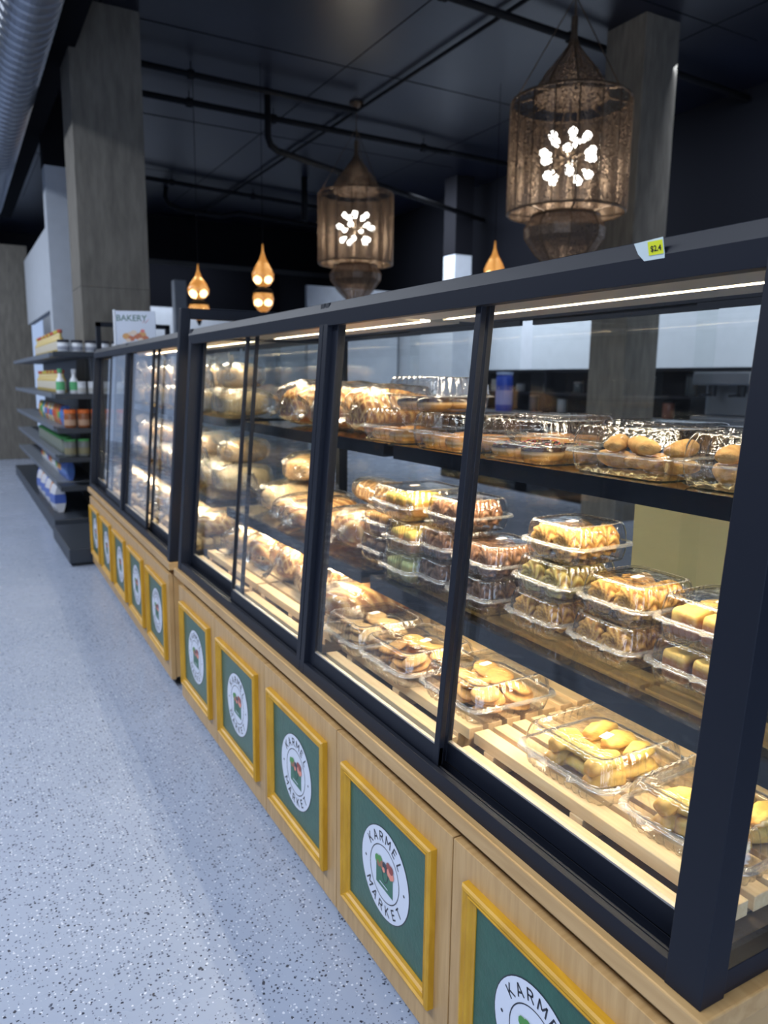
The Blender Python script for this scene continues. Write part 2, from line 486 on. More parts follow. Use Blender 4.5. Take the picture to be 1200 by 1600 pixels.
root = empty('spiral_duct', (-0.10, 0, 3.78))
b = MB(); prof = []
y = 1.5
R0 = 0.192
pts = []; rs = []
while y < 12.5:
    pts += [(0, y, 0), (0, y+0.10, 0), (0, y+0.112, 0), (0, y+0.128, 0)]
    rs += [R0, R0, R0+0.012, R0+0.012]
    y += 0.14
b.tube(pts, rs, 40)
b.build('duct_shell', M_STEEL, root, smooth=False)
for yy in (3.2, 6.0, 8.8):
    b = MB(); b.box(-0.012, 0.012, yy, yy+0.03, R0, CEIL-3.78-0.001); b.build('hanger', M_PIPE, root)
tag(root, 'ribbed galvanised spiral air duct at the top left', 'duct')
b = MB(); b.tube([(-0.62, 1.5, 4.0), (-0.62, 12.5, 4.0)], 0.16, 24)
tag(b.build('air_duct', M_BEAM, smooth=True), 'dark round duct running left of the spiral duct', 'duct')

# ------------------------------------------------------------------ base cabinets
DOORW = 0.48


STROKES = {
    'K': [[(0, 0), (0, 1)], [(0, 0.38), (0.62, 1)], [(0.22, 0.56), (0.66, 0)]],
    'A': [[(0, 0), (0.36, 1)], [(0.36, 1), (0.72, 0)], [(0.14, 0.33), (0.58, 0.33)]],
    'R': [[(0, 0), (0, 1)], [(0, 0.94), (0.38, 0.94), (0.54, 0.85), (0.58, 0.72), (0.54, 0.58), (0.38, 0.49), (0, 0.49)], [(0.32, 0.49), (0.62, 0)]],
    'M': [[(0, 0), (0, 1)], [(0, 0.98), (0.42, 0.34)], [(0.42, 0.34), (0.84, 0.98)], [(0.84, 1), (0.84, 0)]],
    'E': [[(0, 0), (0, 1)], [(0, 0.94), (0.54, 0.94)], [(0, 0.51), (0.48, 0.51)], [(0, 0.06), (0.54, 0.06)]],
    'L': [[(0, 0), (0, 1)], [(0, 0.06), (0.52, 0.06)]],
    'T': [[(0.33, 0), (0.33, 1)], [(0, 0.94), (0.66, 0.94)]],
}


def arc_text(word, radius, a0, step, size, flip=False):
    """bold capitals set round a circle; returns list of (verts2d, faces)"""
    out = []
    for i, ch in enumerate(word):
        a = a0-step*i if not flip else a0+step*i
        ca, sa = math.cos(a), math.sin(a)
        st = STROKES[ch]; w = max(p[0] for q in st for p in q); hw = 0.078
        for q in st:
            for (x0, y0), (x1, y1) in zip(q[:-1], q[1:]):
                d = Vector((x1-x0, y1-y0)).normalized(); nn = Vector((-d.y, d.x))*hw
                e0 = Vector((x0, y0)); e1 = Vector((x1, y1))
                if len(q) > 2: e0 = e0-d*0.03; e1 = e1+d*0.03
                res = []
                for v in (e0-nn, e1-nn, e1+nn, e0+nn):
                    x, y = (v.x-w/2)*size, (v.y-0.5)*size
                    if not flip: res.append((radius*ca + x*sa + y*ca, radius*sa - x*ca + y*sa))
                    else: res.append((radius*ca - x*sa - y*ca, radius*sa + x*ca - y*sa))
                out.append((res, [(0, 1, 2, 3)]))
    return out


def logo_mesh():
    """round white shop badge: local u to the right, v up; maps to (x, -u, v)"""
    b = MB()

    def P(u, v, h): return (-h, -u, v)

    def disc(r, h, m, c=(0, 0), n=48, sq=1.0):
        b.add([P(c[0]+r*math.cos(2*PI*k/n), c[1]+sq*r*math.sin(2*PI*k/n), h) for k in range(n)], [tuple(range(n))], m)

    def ring(r0, r1, h, m, n=64):
        vs = [P(r0*math.cos(2*PI*k/n), r0*math.sin(2*PI*k/n), h) for k in range(n)]+[P(r1*math.cos(2*PI*k/n), r1*math.sin(2*PI*k/n), h) for k in range(n)]
        b.add(vs, [(k, (k+1) % n, (k+1) % n+n, k+n) for k in range(n)], m)

    def poly(pts, h, m): b.add([P(u, v, h) for u, v in pts], [tuple(range(len(pts)))], m)
    R = 0.100
    disc(R+0.0022, 0.0002, 1); disc(R, 0.0006, 0)
    ring(0.0600, 0.0622, 0.0010, 1)
    for word, a0, step, flip in (('KARMEL', math.radians(90+50), math.radians(20), False), ('MARKET', math.radians(270-50), math.radians(20), True)):
        for vs, fs in arc_text(word, 0.0805, a0, step, 0.0215, flip):
            b.add([P(u, v, 0.0010) for u, v in vs], fs, 1)
    disc(0.0032, 0.0010, 1, (-0.081, 0.0), 12); disc(0.0032, 0.0010, 1, (0.081, 0.0), 12)
    # the market bag with its fruit
    poly([(-0.035, 0.012), (0.036, 0.012), (0.037, -0.038), (-0.034, -0.034)], 0.0010, 2)
    vs = []
    for k in range(13):
        t = PI+PI*k/12
        vs.append((0.014*math.cos(t)+0.004, 0.012+0.030*math.sin(t)))
    for k in range(12):
        (u0, v0), (u1, v1) = vs[k], vs[k+1]
        poly([(u0, v0), (u1, v1), (u1*0.82+0.0007, v1*0.9), (u0*0.82+0.0007, v0*0.9)], 0.0016, 1)
    poly([(-0.018, -0.024), (0.016, -0.026), (0.016, -0.0285), (-0.018, -0.0265)], 0.0016, 0)
    random.seed(3)
    for (u, v, r, m) in ((-0.028, 0.020, 0.011, 3), (-0.017, 0.024, 0.010, 3), (-0.022, 0.014, 0.008, 4), (-0.008, 0.017, 0.009, 4), (0.002, 0.020, 0.009, 1),
                         (0.010, 0.015, 0.008, 1), (0.018, 0.028, 0.009, 5), (0.029, 0.026, 0.010, 5), (0.022, 0.015, 0.010, 6), (0.033, 0.014, 0.009, 6), (-0.001, 0.010, 0.006, 6), (0.028, 0.008, 0.006, 6)):
        disc(r, 0.0018+0.0003*random.random(), m, (u, v), 9)
    mats = [cmat((0.66, 0.70, 0.80), 0.4), cmat((0.02, 0.025, 0.04), 0.4), cmat((0.03, 0.14, 0.085), 0.4), cmat((0.06, 0.26, 0.05), 0.4), cmat((0.33, 0.12, 0.06), 0.4), cmat((0.28, 0.05, 0.04), 0.4), cmat((0.80, 0.28, 0.20), 0.4)]
    me = b.mesh('badge', mats)
    return me


LOGO = logo_mesh()


def moulding_mesh(w, z0, z1):
    prof = [(0, 0), (0, 0.013), (0.003, 0.0165), (0.008, 0.0175), (0.011, 0.0135), (0.015, 0.0125), (0.0175, 0.0145), (0.021, 0.0115), (0.024, 0.0065), (0.031, 0.0050), (0.031, 0.0)]
    b = MB()
    rings = []
    for t, h in prof:
        rings.append([(-h, -w/2+t, z0+t), (-h, w/2-t, z0+t), (-h, w/2-t, z1-t), (-h, -w/2+t, z1-t)])
    for k in range(len(prof)-1):
        for j in range(4):
            j2 = (j+1) % 4
            b.add([rings[k][j], rings[k][j2], rings[k+1][j2], rings[k+1][j]], [(0, 1, 2, 3)])
    return b.mesh('moulding', [M_GOLD])


MOULD = moulding_mesh(DOORW-0.1, 0.1085, 0.4465)


def mobj(name, me, parent=None, loc=(0, 0, 0), rot=None, scale=None):
    o = bpy.data.objects.new(name, me); COL.objects.link(o)
    o.location = loc
    if rot: o.rotation_euler = rot
    if scale: o.scale = scale
    if parent: o.parent = parent
    return o


def base_cabinet(loc, rz, label):
    root = empty('base_cabinet', loc, rz)
    b = MB(); b.box(0.021, 0.74, 0.0, 2.40, 0.047, 0.499)
    b.build('carcass', M_OAK, root)
    b = MB(); b.box(0.045, 0.735, 0.004, 2.396, 0.500, 0.5260)
    b.build('recess_strip', M_GAP, root)
    b = MB(); b.box(-0.006, 0.775, -0.045, 2.445, 0.5265, 0.5575)
    b.build('countertop', M_OAKH, root, bevel=0.0025)
    for i in range(5):
        y0 = i*DOORW
        b = MB(); b.box(0.0, 0.0195, y0+0.0018, y0+DOORW-0.0018, 0.037, 0.4985)
        d = b.build('door', M_OAK, root, bevel=0.0012)
        yc = y0+DOORW/2
        mobj('moulding', MOULD, d, (-0.0001, yc, 0))
        b = MB(); b.box(-0.003, -0.0002, yc-0.1625, yc+0.1625, 0.136, 0.419)
        b.build('green_panel', M_GREEN, d)
        mobj('badge', LOGO, d, (-0.0032, yc, 0.2785))
    for (x, y) in ((0.06, 0.06), (0.06, 2.33), (0.68, 0.06), (0.68, 2.33)):
        b = MB(); b.lathe([(0.030, 0.0), (0.032, 0.004), (0.030, 0.008), (0.012, 0.012), (0.010, 0.047)], 20, (x, y, 0))
        b.build('foot', M_RUBBER, root, smooth=False)
    tag(root, label, 'cabinet')
    return root


MAIN = ((0, 0, 0), 0.0)
FAR = ((0.002, 2.575, 0), -math.radians(1.05))
base_cabinet(*MAIN, 'oak base cabinet in the foreground with green badge doors')
base_cabinet(*FAR, 'farther oak base cabinet behind the foreground one')

# ------------------------------------------------------------------ display cases
ZB = 0.558; ZT = 1.487
LEAN = 0.075/(ZT-ZB)


def fx(z, off=0.0): return 0.008+(z-ZB)*LEAN+off


def lean_prism(b, y0, y1, z0, z1, off, depth, m=0):
    b.prism_y([(fx(z0, off), z0), (fx(z0, off)+depth, z0), (fx(z1, off)+depth, z1), (fx(z1, off), z1)], y0, y1, m)


Y0, Y1 = -0.0295, 2.4295
XR = 0.74


def display_case(loc, rz, label, tall_end=False):
    root = empty('display_case', loc, rz)
    b = MB()
    # bottom rails and floor pan
    lean_prism(b, Y0, Y1, ZB, 0.588, 0, 0.012)
    b.box(0.020, XR, Y0+0.002, Y1-0.002, ZB, 0.566)
    b.box(0.028, 0.033, Y0+0.03, Y1-0.03, 0.566, 0.584); b.box(0.053, 0.057, Y0+0.03, Y1-0.03, 0.566, 0.580)
    b.box(XR-0.03, XR, Y0, Y1, 0.5665, 0.62)
    b.box(0.04, XR, Y0, Y0+0.028, 0.5665, 0.594); b.box(0.04, XR, Y1-0.028, Y1, 0.5665, 0.594)
    # corner posts (front ones lean)
    for ya, yb in ((Y0, Y0+0.052), (Y1-0.036, Y1)):
        lean_prism(b, ya-0.0015, yb, ZB, ZT, -0.0015, 0.044)
        b.box(XR-0.04, XR, ya, ya+0.04 if ya < 1 else yb, ZB, ZT+0.01)
    # centre double post with a groove
    lean_prism(b, 1.176, 1.198, ZB, ZT-0.002, -0.0005, 0.05); lean_prism(b, 1.202, 1.224, ZB, ZT-0.002, -0.0005, 0.05); lean_prism(b, 1.196, 1.204, ZB, ZT-0.002, 0.004, 0.05)
    # top front bar: chamfered head, sliding track below
    zt = ZT
    b.prism_y([(fx(zt-0.056), zt-0.056), (fx(zt-0.024, -0.004), zt-0.024), (fx(zt, 0.004), zt-0.001), (fx(zt)+0.062, zt+0.004), (fx(zt)+0.062, zt-0.020), (fx(zt)+0.022, zt-0.026), (fx(zt)+0.018, zt-0.056)], Y0, Y1)
    b.box(XR-0.032, XR, Y0, Y1, zt-0.010, zt+0.02)
    # end top rails
    b.box(fx(zt)+0.03, XR, Y0, Y0+0.03, zt-0.03, zt+0.002); b.box(fx(zt)+0.03, XR, Y1-0.03, Y1, zt-0.03, zt+0.002)
    b.build('frame', M_BLACK, root, bevel=0.0009)
    b = MB(); b.box(0.058, XR-0.04, Y0+0.035, Y1-0.035, 0.5662, 0.5668); b.build('deck_sheet', M_DECK, root)
    # glass ends, top, rear
    b = MB(); b.prism_y([(fx(0.59)+0.043, 0.592), (XR-0.04, 0.592), (XR-0.04, zt-0.03), (fx(zt)+0.043, zt-0.03)], Y0+0.010, Y0+0.015)
    b.build('end_glass', M_GLASS, root)
    b = MB(); b.prism_y([(fx(0.59)+0.043, 0.592), (XR-0.04, 0.592), (XR-0.04, zt-0.03), (fx(zt)+0.043, zt-0.03)], Y1-0.015, Y1-0.010)
    b.build('end_glass', M_GLASS, root)
    b = MB(); b.box(fx(zt)+0.05, XR-0.02, Y0+0.01, Y1-0.01, zt+0.0042, zt+0.009)
    b.build('top_glass', M_GLASS, root)
    for ya, yb, xo in ((0.02, 0.62, 0), (0.58, 1.18, 0.012), (1.22, 1.83, 0), (1.79, 2.39, 0.012)):
        d = MB(); xx = XR-0.026+xo-0.012
        d.box(xx+0.003, xx+0.007, ya, yb, 0.639, zt-0.025)
        r = d.build('rear_door', M_GLASS, root)
        g = MB(); g.box(xx, xx+0.01, ya, yb, 0.62, 0.64); g.build('bottom_rail', M_BLACK, r)
        g = MB(); g.box(xx, xx+0.01, ya, yb, zt-0.026, zt-0.011); g.build('top_rail', M_BLACK, r)
    # LED bar under the top
    for ya, yb in ((0.03, 1.17), (1.23, 2.39)):
        b = MB(); b.box(0.255, 0.375, ya, yb, 1.458, 1.470); b.box(0.405, 0.50, ya, yb, 1.458, 1.470); b.box(0.375, 0.405, ya, yb, 1.468, 1.474)
        for yy in (ya+0.03, yb-0.05): b.box(0.10, 0.56, yy, yy+0.02, 1.470, 1.4745)
        lb = b.build('light_bar', M_ALU, root, bevel=0.001)
        b = MB(); n = int((yb-ya)/0.014)
        for k in range(n):
            yy = ya+0.01+k*0.014
            b.box(0.388, 0.396, yy, yy+0.007, 1.4645, 1.4678)
        b.build('led_strip', M_LED, lb)
    # shelves
    for (xs, zs, xl) in ((0.265, 1.136, 0.275), (0.200, 0.796, 0.215)):
        for ya, yb in ((0.026, 1.174), (1.226, 2.392)):
            g = MB(); g.box(xs+0.014, XR-0.045, ya, yb, zs-0.006, zs)
            sh = g.build('shelf', M_SHELF, root)
            g = MB(); h = 0.034
            g.box(xs, xs+0.012, ya, yb, zs-h, zs+0.002)
            g.box(xs+0.012, xs+(0.03 if zs > 1 else 0.055), ya, yb, zs-0.012, zs-0.0065)
            for yy in (ya, yb-0.012): g.box(xs+0.012, XR-0.04, yy, yy+0.012, zs-h, zs-0.0065)
            g.build('shelf_bar', M_BLACKG, sh)
            g = MB(); g.box(xs+0.013, xs+0.029, ya+0.02, yb-0.02, zs-0.020, zs-0.0125)
            g.build('led_strip', M_LED, sh)
            yc = (ya+yb)/2
            mw = Matrix.Translation(loc) @ Matrix.Rotation(rz, 4, 'Z')
            p = mw @ Vector((xs+0.021, yc, zs-0.0215))
            l = area('case_light', p, 0.012, 6.2 if zs > 1 else 2.4, (1.0, 0.83, 0.58), rot=(0, -0.25 if zs > 1 else 0.0, rz), sy=yb-ya-0.05)
    for ya, yb in ((0.03, 1.17), (1.23, 2.39)):
        mw = Matrix.Translation(loc) @ Matrix.Rotation(rz, 4, 'Z')
        p = mw @ Vector((0.392, (ya+yb)/2, 1.462))
        area('case_light', p, 0.012, 7.5, (1.0, 0.84, 0.60), rot=(0, 0, rz), sy=yb-ya-0.03)
    # sliding front doors: (y range, track offset, meeting stile side)
    for (ya, yb, front, meet) in ((0.022, 0.600, 0, 1), (0.572, 1.176, 1, 0), (1.224, 1.812, 1, 1), (1.790, 2.394, 0, 0)):
        off = 0.014 if front else 0.040
        d = MB()
        za, zb_ = 0.570 if front else 0.568, ZT-0.040
        lean_prism(d, ya, yb, za+0.016, 0.622, off, 0.010)
        lean_prism(d, ya, yb, zb_-0.012, zb_, off, 0.010)
        thick = 0.030
        thin = 0.017 if ya < 1.2 else 0.009
        wa, wb = (thin, thick) if not meet else (thick, thin)
        if not meet: wa, wb = thin, thick
        lean_prism(d, ya, ya+wa, za+0.016, zb_, off-0.001, 0.012)
        lean_prism(d, yb-wb, yb, za+0.016, zb_, off-0.001, 0.012)
        r = d.build('sliding_door', M_BLACK, root, bevel=0.0012)
        g = MB(); lean_prism(g, ya+wa*0.7, yb-wb*0.7, 0.618, zb_-0.008, off+0.003, 0.004)
        g.build('glass_pane', M_GLASS, r)
        g = MB(); lean_prism(g, ya+wa, yb-wb, 0.622, 0.625, off+0.001, 0.008)
        g.build('seal_strip', M_ALU, r)
    if tall_end:
        g = MB()
        lean_prism(g, Y0-0.004, Y0+0.034, ZB+0.002, 1.575, -0.010, 0.04)
        g.box(fx(1.575)+0.03-0.010, XR, Y0-0.004, Y0+0.034, 1.535, 1.575)
        g.box(XR-0.04, XR, Y0-0.004, Y0+0.034, ZT, 1.575)
        g.build('end_frame', M_BLACK, root, bevel=0.002)
    tag(root, label, 'display case')
    return root


display_case(*MAIN, 'black framed glass display case nearest the camera, on the foreground oak cabinet')
display_case(*FAR, 'farther black framed glass case with taller end frame below the bakery sign', tall_end=True)


# ------------------------------------------------------------------ slatted trays
def slat_tray(loc, rz, y0, y1, label, group=None):
    root = empty('slatted_tray', loc, rz)
    b = MB()
    b.box(0.064, 0.094, y0+0.012, y1-0.012, 0.592, 0.613)       # low front slat
    x = 0.114
    while x < 0.66:
        b.box(x, x+0.034, y0, y1, 0.607, 0.630)
        x += 0.047
    b.build('slats', M_SLAT, root, bevel=0.0012)
    for yy in (y0+0.035, (y0+y1)/2-0.015, y1-0.065):
        b = MB(); b.box(0.112, 0.67, yy, yy+0.030, 0.5672, 0.6065); b.box(0.066, 0.112, yy, yy+0.03, 0.5672, 0.5915)
        b.build('batten', M_BATT, root, bevel=0.0012)
    tag(root, label, 'tray', group)
    return root


ty = [(0.012, 0.582), (0.598, 1.168), (1.232, 1.802), (1.818, 2.385)]
names = ['nearest the camera, under the yellow pastries', 'under the plain cookie boxes', 'just beyond the centre post of the near case', 'at the far end of the near case']
for (a, c), n in zip(ty, names): slat_tray((0, 0, 0), 0, a, c, 'pine slatted tray '+n)
names = ['at the near end of the far case', 'second along the far case', 'third along the far case', 'at the far end of the far case']
for (a, c), n in zip(ty, names): slat_tray(*FAR, a, c, 'pine slatted tray '+n)


# ------------------------------------------------------------------ clamshell boxes
def rrect(hx, hy, r, n_side, n_arc):
    """points and outward normals round a rounded rectangle"""
    out = []
    segs = [((hx, -hy+r), (hx, hy-r), (1, 0)), ((hx-r, hy), (-hx+r, hy), (0, 1)), ((-hx, hy-r), (-hx, -hy+r), (-1, 0)), ((-hx+r, -hy), (hx-r, -hy), (0, -1))]
    cen = [(hx-r, hy-r), (-hx+r, hy-r), (-hx+r, -hy+r), (hx-r, -hy+r)]
    for k, (a, b_, nn) in enumerate(segs):
        for i in range(n_side):
            t = i/n_side
            out.append((a[0]+(b_[0]-a[0])*t, a[1]+(b_[1]-a[1])*t, nn[0], nn[1]))
        a0 = k*PI/2
        for i in range(n_arc):
            t = a0+PI/2*i/n_arc
            out.append((cen[k][0]+r*math.cos(t), cen[k][1]+r*math.sin(t), math.cos(t), math.sin(t)))
    return out


def shell(b, levels, n_side, n_arc, rib, m=0, cap0=False, cap1=False, rim=()):
    """levels: (hx, hy, r, z, ribamp)"""
    n = 4*(n_side+n_arc); vs = []
    for hx, hy, r, z, amp in levels:
        for i, (x, y, nx, ny) in enumerate(rrect(hx, hy, r, n_side, n_arc)):
            q = amp*(1 if (i % 4) in (0, 1) else -0.2)
            vs.append((x+nx*q, y+ny*q, z))
    fs = []
    for l in range(len(levels)-1):
        for i in range(n):
            i2 = (i+1) % n
            fs.append((l*n+i, l*n+i2, (l+1)*n+i2, (l+1)*n+i))
    nl = len(fs)
    if cap0: fs.append(tuple(range(n-1, -1, -1)))
    if cap1: fs.append(tuple(range((len(levels)-1)*n, len(levels)*n)))
    b.add(vs, fs, m)
    o = len(b.m)-len(fs)
    for l in rim:
        for i in range(n): b.m[o+l*n+i] = 1


def clamshell(hx, hy, h, ribs=22, seam=0.46, style='A'):
    root = empty('clamshell_box', (0, 0, 0))
    zs = h*seam
    A = 0.0027
    b = MB()
    shell(b, [(hx*0.80, hy*0.80, 0.020, 0.0035, 0), (hx*0.86, hy*0.86, 0.024, 0.0006, 0), (hx*0.89, hy*0.89, 0.026, 0.003, A), (hx*0.94, hy*0.94, 0.028, zs*0.55, A), (hx*0.96, hy*0.96, 0.028, zs*0.92, A*0.6),
              (hx*0.97, hy*0.97, 0.028, zs, 0), (hx*0.97+0.010, hy*0.97+0.010, 0.034, zs+0.0005, 0), (hx*0.97+0.011, hy*0.97+0.011, 0.034, zs-0.0025, 0)], ribs*2, 10, 0, cap0=True, rim=(5, 6))
    b.build('base', [M_CLAM, M_RIM], root, smooth=True)
    b = MB()
    top = 0.74 if style == 'A' else 0.82
    shell(b, [(hx*0.97+0.0095, hy*0.97+0.0095, 0.034, zs+0.0022, 0), (hx*0.97, hy*0.97, 0.028, zs+0.0020, 0), (hx*0.955, hy*0.955, 0.028, zs+0.006, A*0.6), (hx*0.93, hy*0.93, 0.028, zs+(h-zs)*0.55, A),
              (hx*0.88, hy*0.88, 0.026, zs+(h-zs)*0.88, A*1.2), (hx*0.84, hy*0.84, 0.024, h-0.0005, A*1.2), (hx*0.80, hy*0.80, 0.022, h, A*0.4), (hx*0.78, hy*0.78, 0.020, h-0.0030, 0), (hx*top*0.96, hy*top*0.96, 0.018, h-0.0022, 0)],
          ribs*2, 10, 0, cap1=True, rim=(0, 5))
    lid = b.build('lid', [M_CLAM, M_RIM], root, smooth=True)
    # closing tabs at the front edge
    for yy in ((-0.45*hy, 0.45*hy) if style == 'A' else (0.0,)):
        b = MB()
        w = 0.012 if style == 'A' else 0.022
        n = 10
        pts = [(-hx*0.97-0.009, yy-w)]+[(-hx*0.97-0.009-0.014*math.sin(PI*k/n), yy-w+2*w*k/n) for k in range(1, n)]+[(-hx*0.97-0.009, yy+w)]
        b.prism_z(pts, zs+0.0005, zs+0.0018)
        b.build('tab', M_RIM, root, smooth=False)
    return root


PROTO = {}


def box_label(w=0.026, d=0.014):
    b = MB(); b.box(-w/2, w/2, -d/2, d/2, 0, 0.0004)
    return b.mesh('price_sticker', [M_LABEL])


STICK = box_label()
DIM = {'A': (0.106, 0.104, 0.077), 'C': (0.080, 0.080, 0.077), 'D': (0.100, 0.118, 0.088)}
for k, (hx, hy, h) in DIM.items():
    PROTO[k] = clamshell(hx, hy, h, ribs={'A': 16, 'C': 15, 'D': 12}[k], style='A' if k != 'D' else 'B')
_used = set()


def put_box(kind, x, y, z, label, rz=0.0, sticker=True, group=None, loc0=None):
    if kind not in _used:
        _used.add(kind); r = PROTO[kind]
    else:
        r = copy_tree(PROTO[kind])
        for c in list(r.children):
            if c.name.startswith('price'): bpy.data.objects.remove(c)
    r.location = (x, y, z); r.rotation_euler = (0, 0, rz)
    tag(r, label, 'food container', group)
    if sticker:
        mobj('price_sticker', STICK, r, (random.uniform(-.02, .02), random.uniform(-.02, .02), DIM[kind][2]-0.0018), (0, 0, rz+0.2))
    return r


# ------------------------------------------------------------------ pastries
def mixc(a, c, t):
    t = max(0, min(1, t)); return tuple(a[i]*(1-t)+c[i]*t for i in range(3))


def sph(n_u, n_v, fn):
    """closed surface from fn(theta, phi)->(pos, colour)"""
    b = MB(); cols = []
    vs = []
    for j in range(n_v+1):
        ph = PI*j/n_v
        for i in range(n_u):
            p, c = fn(2*PI*i/n_u, ph); vs.append(p); cols.append(c)
    fs = []
    for j in range(n_v):
        for i in range(n_u):
            i2 = (i+1) % n_u
            fs.append((j*n_u+i, j*n_u+i2, (j+1)*n_u+i2, (j+1)*n_u+i))
    b.add(vs, fs)
    return b, cols


def nz(p, s, seed=0): return noise.noise(Vector(p)*s+Vector((seed*7.3, seed*3.1, seed)))


def swirl_mesh(lo, hi, dark, seed=0, R=0.0335, H=0.036, lobes=9):
    def fn(t, ph):
        sr = max(0.0, math.sin(ph))
        u = 1-ph/PI
        tw = t+3.2*(1-sr)*(1 if ph < PI/2 else 0)+0.8*ph
        rid = 0.5+0.5*math.cos(lobes*tw)
        rr = R*(sr**0.72)*(0.84+0.20*rid)
        z = H*0.5*(1+math.cos(ph)*(1.0))-(0.010*math.exp(-(sr/0.25)**2) if ph < PI/2 else 0)
        z += 0.004*rid*(1 if ph < PI/2 else 0.3)*sr
        x, y = rr*math.cos(t), rr*math.sin(t)
        n = nz((x, y, z), 60, seed)
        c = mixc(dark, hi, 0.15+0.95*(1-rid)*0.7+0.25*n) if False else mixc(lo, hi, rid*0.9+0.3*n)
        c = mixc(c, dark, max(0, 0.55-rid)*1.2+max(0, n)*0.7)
        return (x, y, max(z, 0.0)), c
    return sph(54, 18, fn)


def cookie_mesh(seed=0, R=0.034, H=0.013, c0=(0.72, 0.42, 0.14), c1=(0.55, 0.26, 0.07), el=1.0):
    def fn(t, ph):
        sr = max(0.0, math.sin(ph))
        rr = R*(sr**0.55)*(1+0.06*nz((math.cos(t), math.sin(t), 0), 1.5, seed))
        z = H*0.5*(1+math.cos(ph)*(1+0.0*sr))
        x, y = rr*math.cos(t)*el, rr*math.sin(t)
        n = nz((x, y, z), 55, seed)
        z += 0.0015*n
        e = (sr**4)
        return (x, y, max(0, z)), mixc(c0, c1, 0.15+0.45*e+0.5*n)
    return sph(28, 12, fn)


def roll_mesh(seed=0, L=0.088, Wd=0.040, H=0.034, c0=(0.78, 0.56, 0.16), c1=(0.70, 0.34, 0.07)):
    """flaky folded finger pastry, browned at its ends"""
    def fn(t, ph):
        s = math.cos(ph); sr = max(0.0, math.sin(ph))
        x = s*L/2
        q = (sr**0.35)
        lob = 1+0.10*math.cos(3*t+seed)+0.06*math.sin(5*t+s*4+seed)+0.10*nz((s*2, math.cos(t), math.sin(t)), 1.6, seed)
        y = q*Wd/2*math.cos(t)*lob
        z = H*0.45+q*H/2*math.sin(t)*lob+0.004*math.cos(s*2.2)
        n = nz((x, y, z), 45, seed)
        e = abs(s)**4
        return (x, y, max(z, 0)), mixc(c0, c1, e*0.85+0.35*n)
    return sph(26, 18, fn)


def coxinha_mesh(seed=0, L=0.100, Wd=0.046, H=0.036):
    def fn(t, ph):
        s = math.cos(ph); sr = max(0.0, math.sin(ph))
        q = sr**0.6
        x = s*L/2; y = q*Wd/2*math.cos(t)*(1-0.25*s+0.2*nz((s*2, seed, 0), 1.3))+0.006*math.cos(s*1.8+seed); z = H*0.5+q*H/2*math.sin(t)*(1+0.15*math.sin(s*3+seed))
        n = nz((x, y, z), 80, seed); n2 = nz((x, y, z), 260, seed)
        k = 1+0.04*n2
        return (x*k, y*k, max(0, z*k)), mixc((0.78, 0.50, 0.20), (0.58, 0.30, 0.09), 0.4+0.6*n)
    return sph(36, 26, fn)


def donut_mesh(glaze, dough=(0.66, 0.34, 0.10), seed=0, R=0.034, r=0.019, sprinkle=None):
    b = MB(); cols = []; vs = []; fs = []; nu, nv = 44, 20
    for i in range(nu):
        t = 2*PI*i/nu
        for j in range(nv):
            p = 2*PI*j/nv
            rr = R+r*math.cos(p); z = r*0.95+r*0.92*math.sin(p)
            edge = 0.55+0.25*math.sin(4*t+seed)
            c = glaze if math.sin(p) > edge*0.35 else dough
            if c is dough and abs(math.sin(p)) < 0.18: c = mixc(dough, (0.85, 0.62, 0.32), 0.6)
            if c is glaze: z += 0.0012
            vs.append((rr*math.cos(t), rr*math.sin(t), z)); cols.append(c)
    for i in range(nu):
        for j in range(nv):
            i2, j2 = (i+1) % nu, (j+1) % nv
            fs.append((i*nv+j, i2*nv+j, i2*nv+j2, i*nv+j2))
    b.add(vs, fs)
    if sprinkle:
        rnd = random.Random(seed)
        for _ in range(60):
            t = rnd.uniform(0, 2*PI); p = PI/2+rnd.uniform(-0.9, 0.9)
            rr = R+r*math.cos(p); c = Vector((rr*math.cos(t), rr*math.sin(t), r*0.95+r*0.92*math.sin(p)+0.002))
            a = rnd.uniform(0, PI); d = Vector((math.cos(a), math.sin(a), 0))*0.0022
            n0 = len(b.v); b.tube([c-d, c+d], 0.0008, 5)
            cc = rnd.choice(sprinkle); cols += [cc]*(len(b.v)-n0)
    return b, cols


def cake_mesh(top, side, seed=0, L=0.060, Wd=0.048, H=0.050):
    """slab of cake with a domed coloured top and browner sides"""
    def fn(t, ph):
        s = math.cos(ph); sr = max(0.0, math.sin(ph))
        e = 0.30
        sg = lambda v, k: math.copysign(abs(v)**k, v)
        x = L/2*sg(sr, e)*sg(math.cos(t), e); y = Wd/2*sg(sr, e)*sg(math.sin(t), e)
        z = H/2*(1+sg(s, 0.42))
        n = nz((x, y, z), 50, seed)
        if ph < PI/2: z += 0.004*n
        u = max(0, min(1, (z/H-0.72)*7+n))
        return (x, y, max(0, z)), mixc(mixc(side, (side[0]*0.6, side[1]*0.5, side[2]*0.45), 0.5+n), top, u)
    return sph(32, 20, fn)


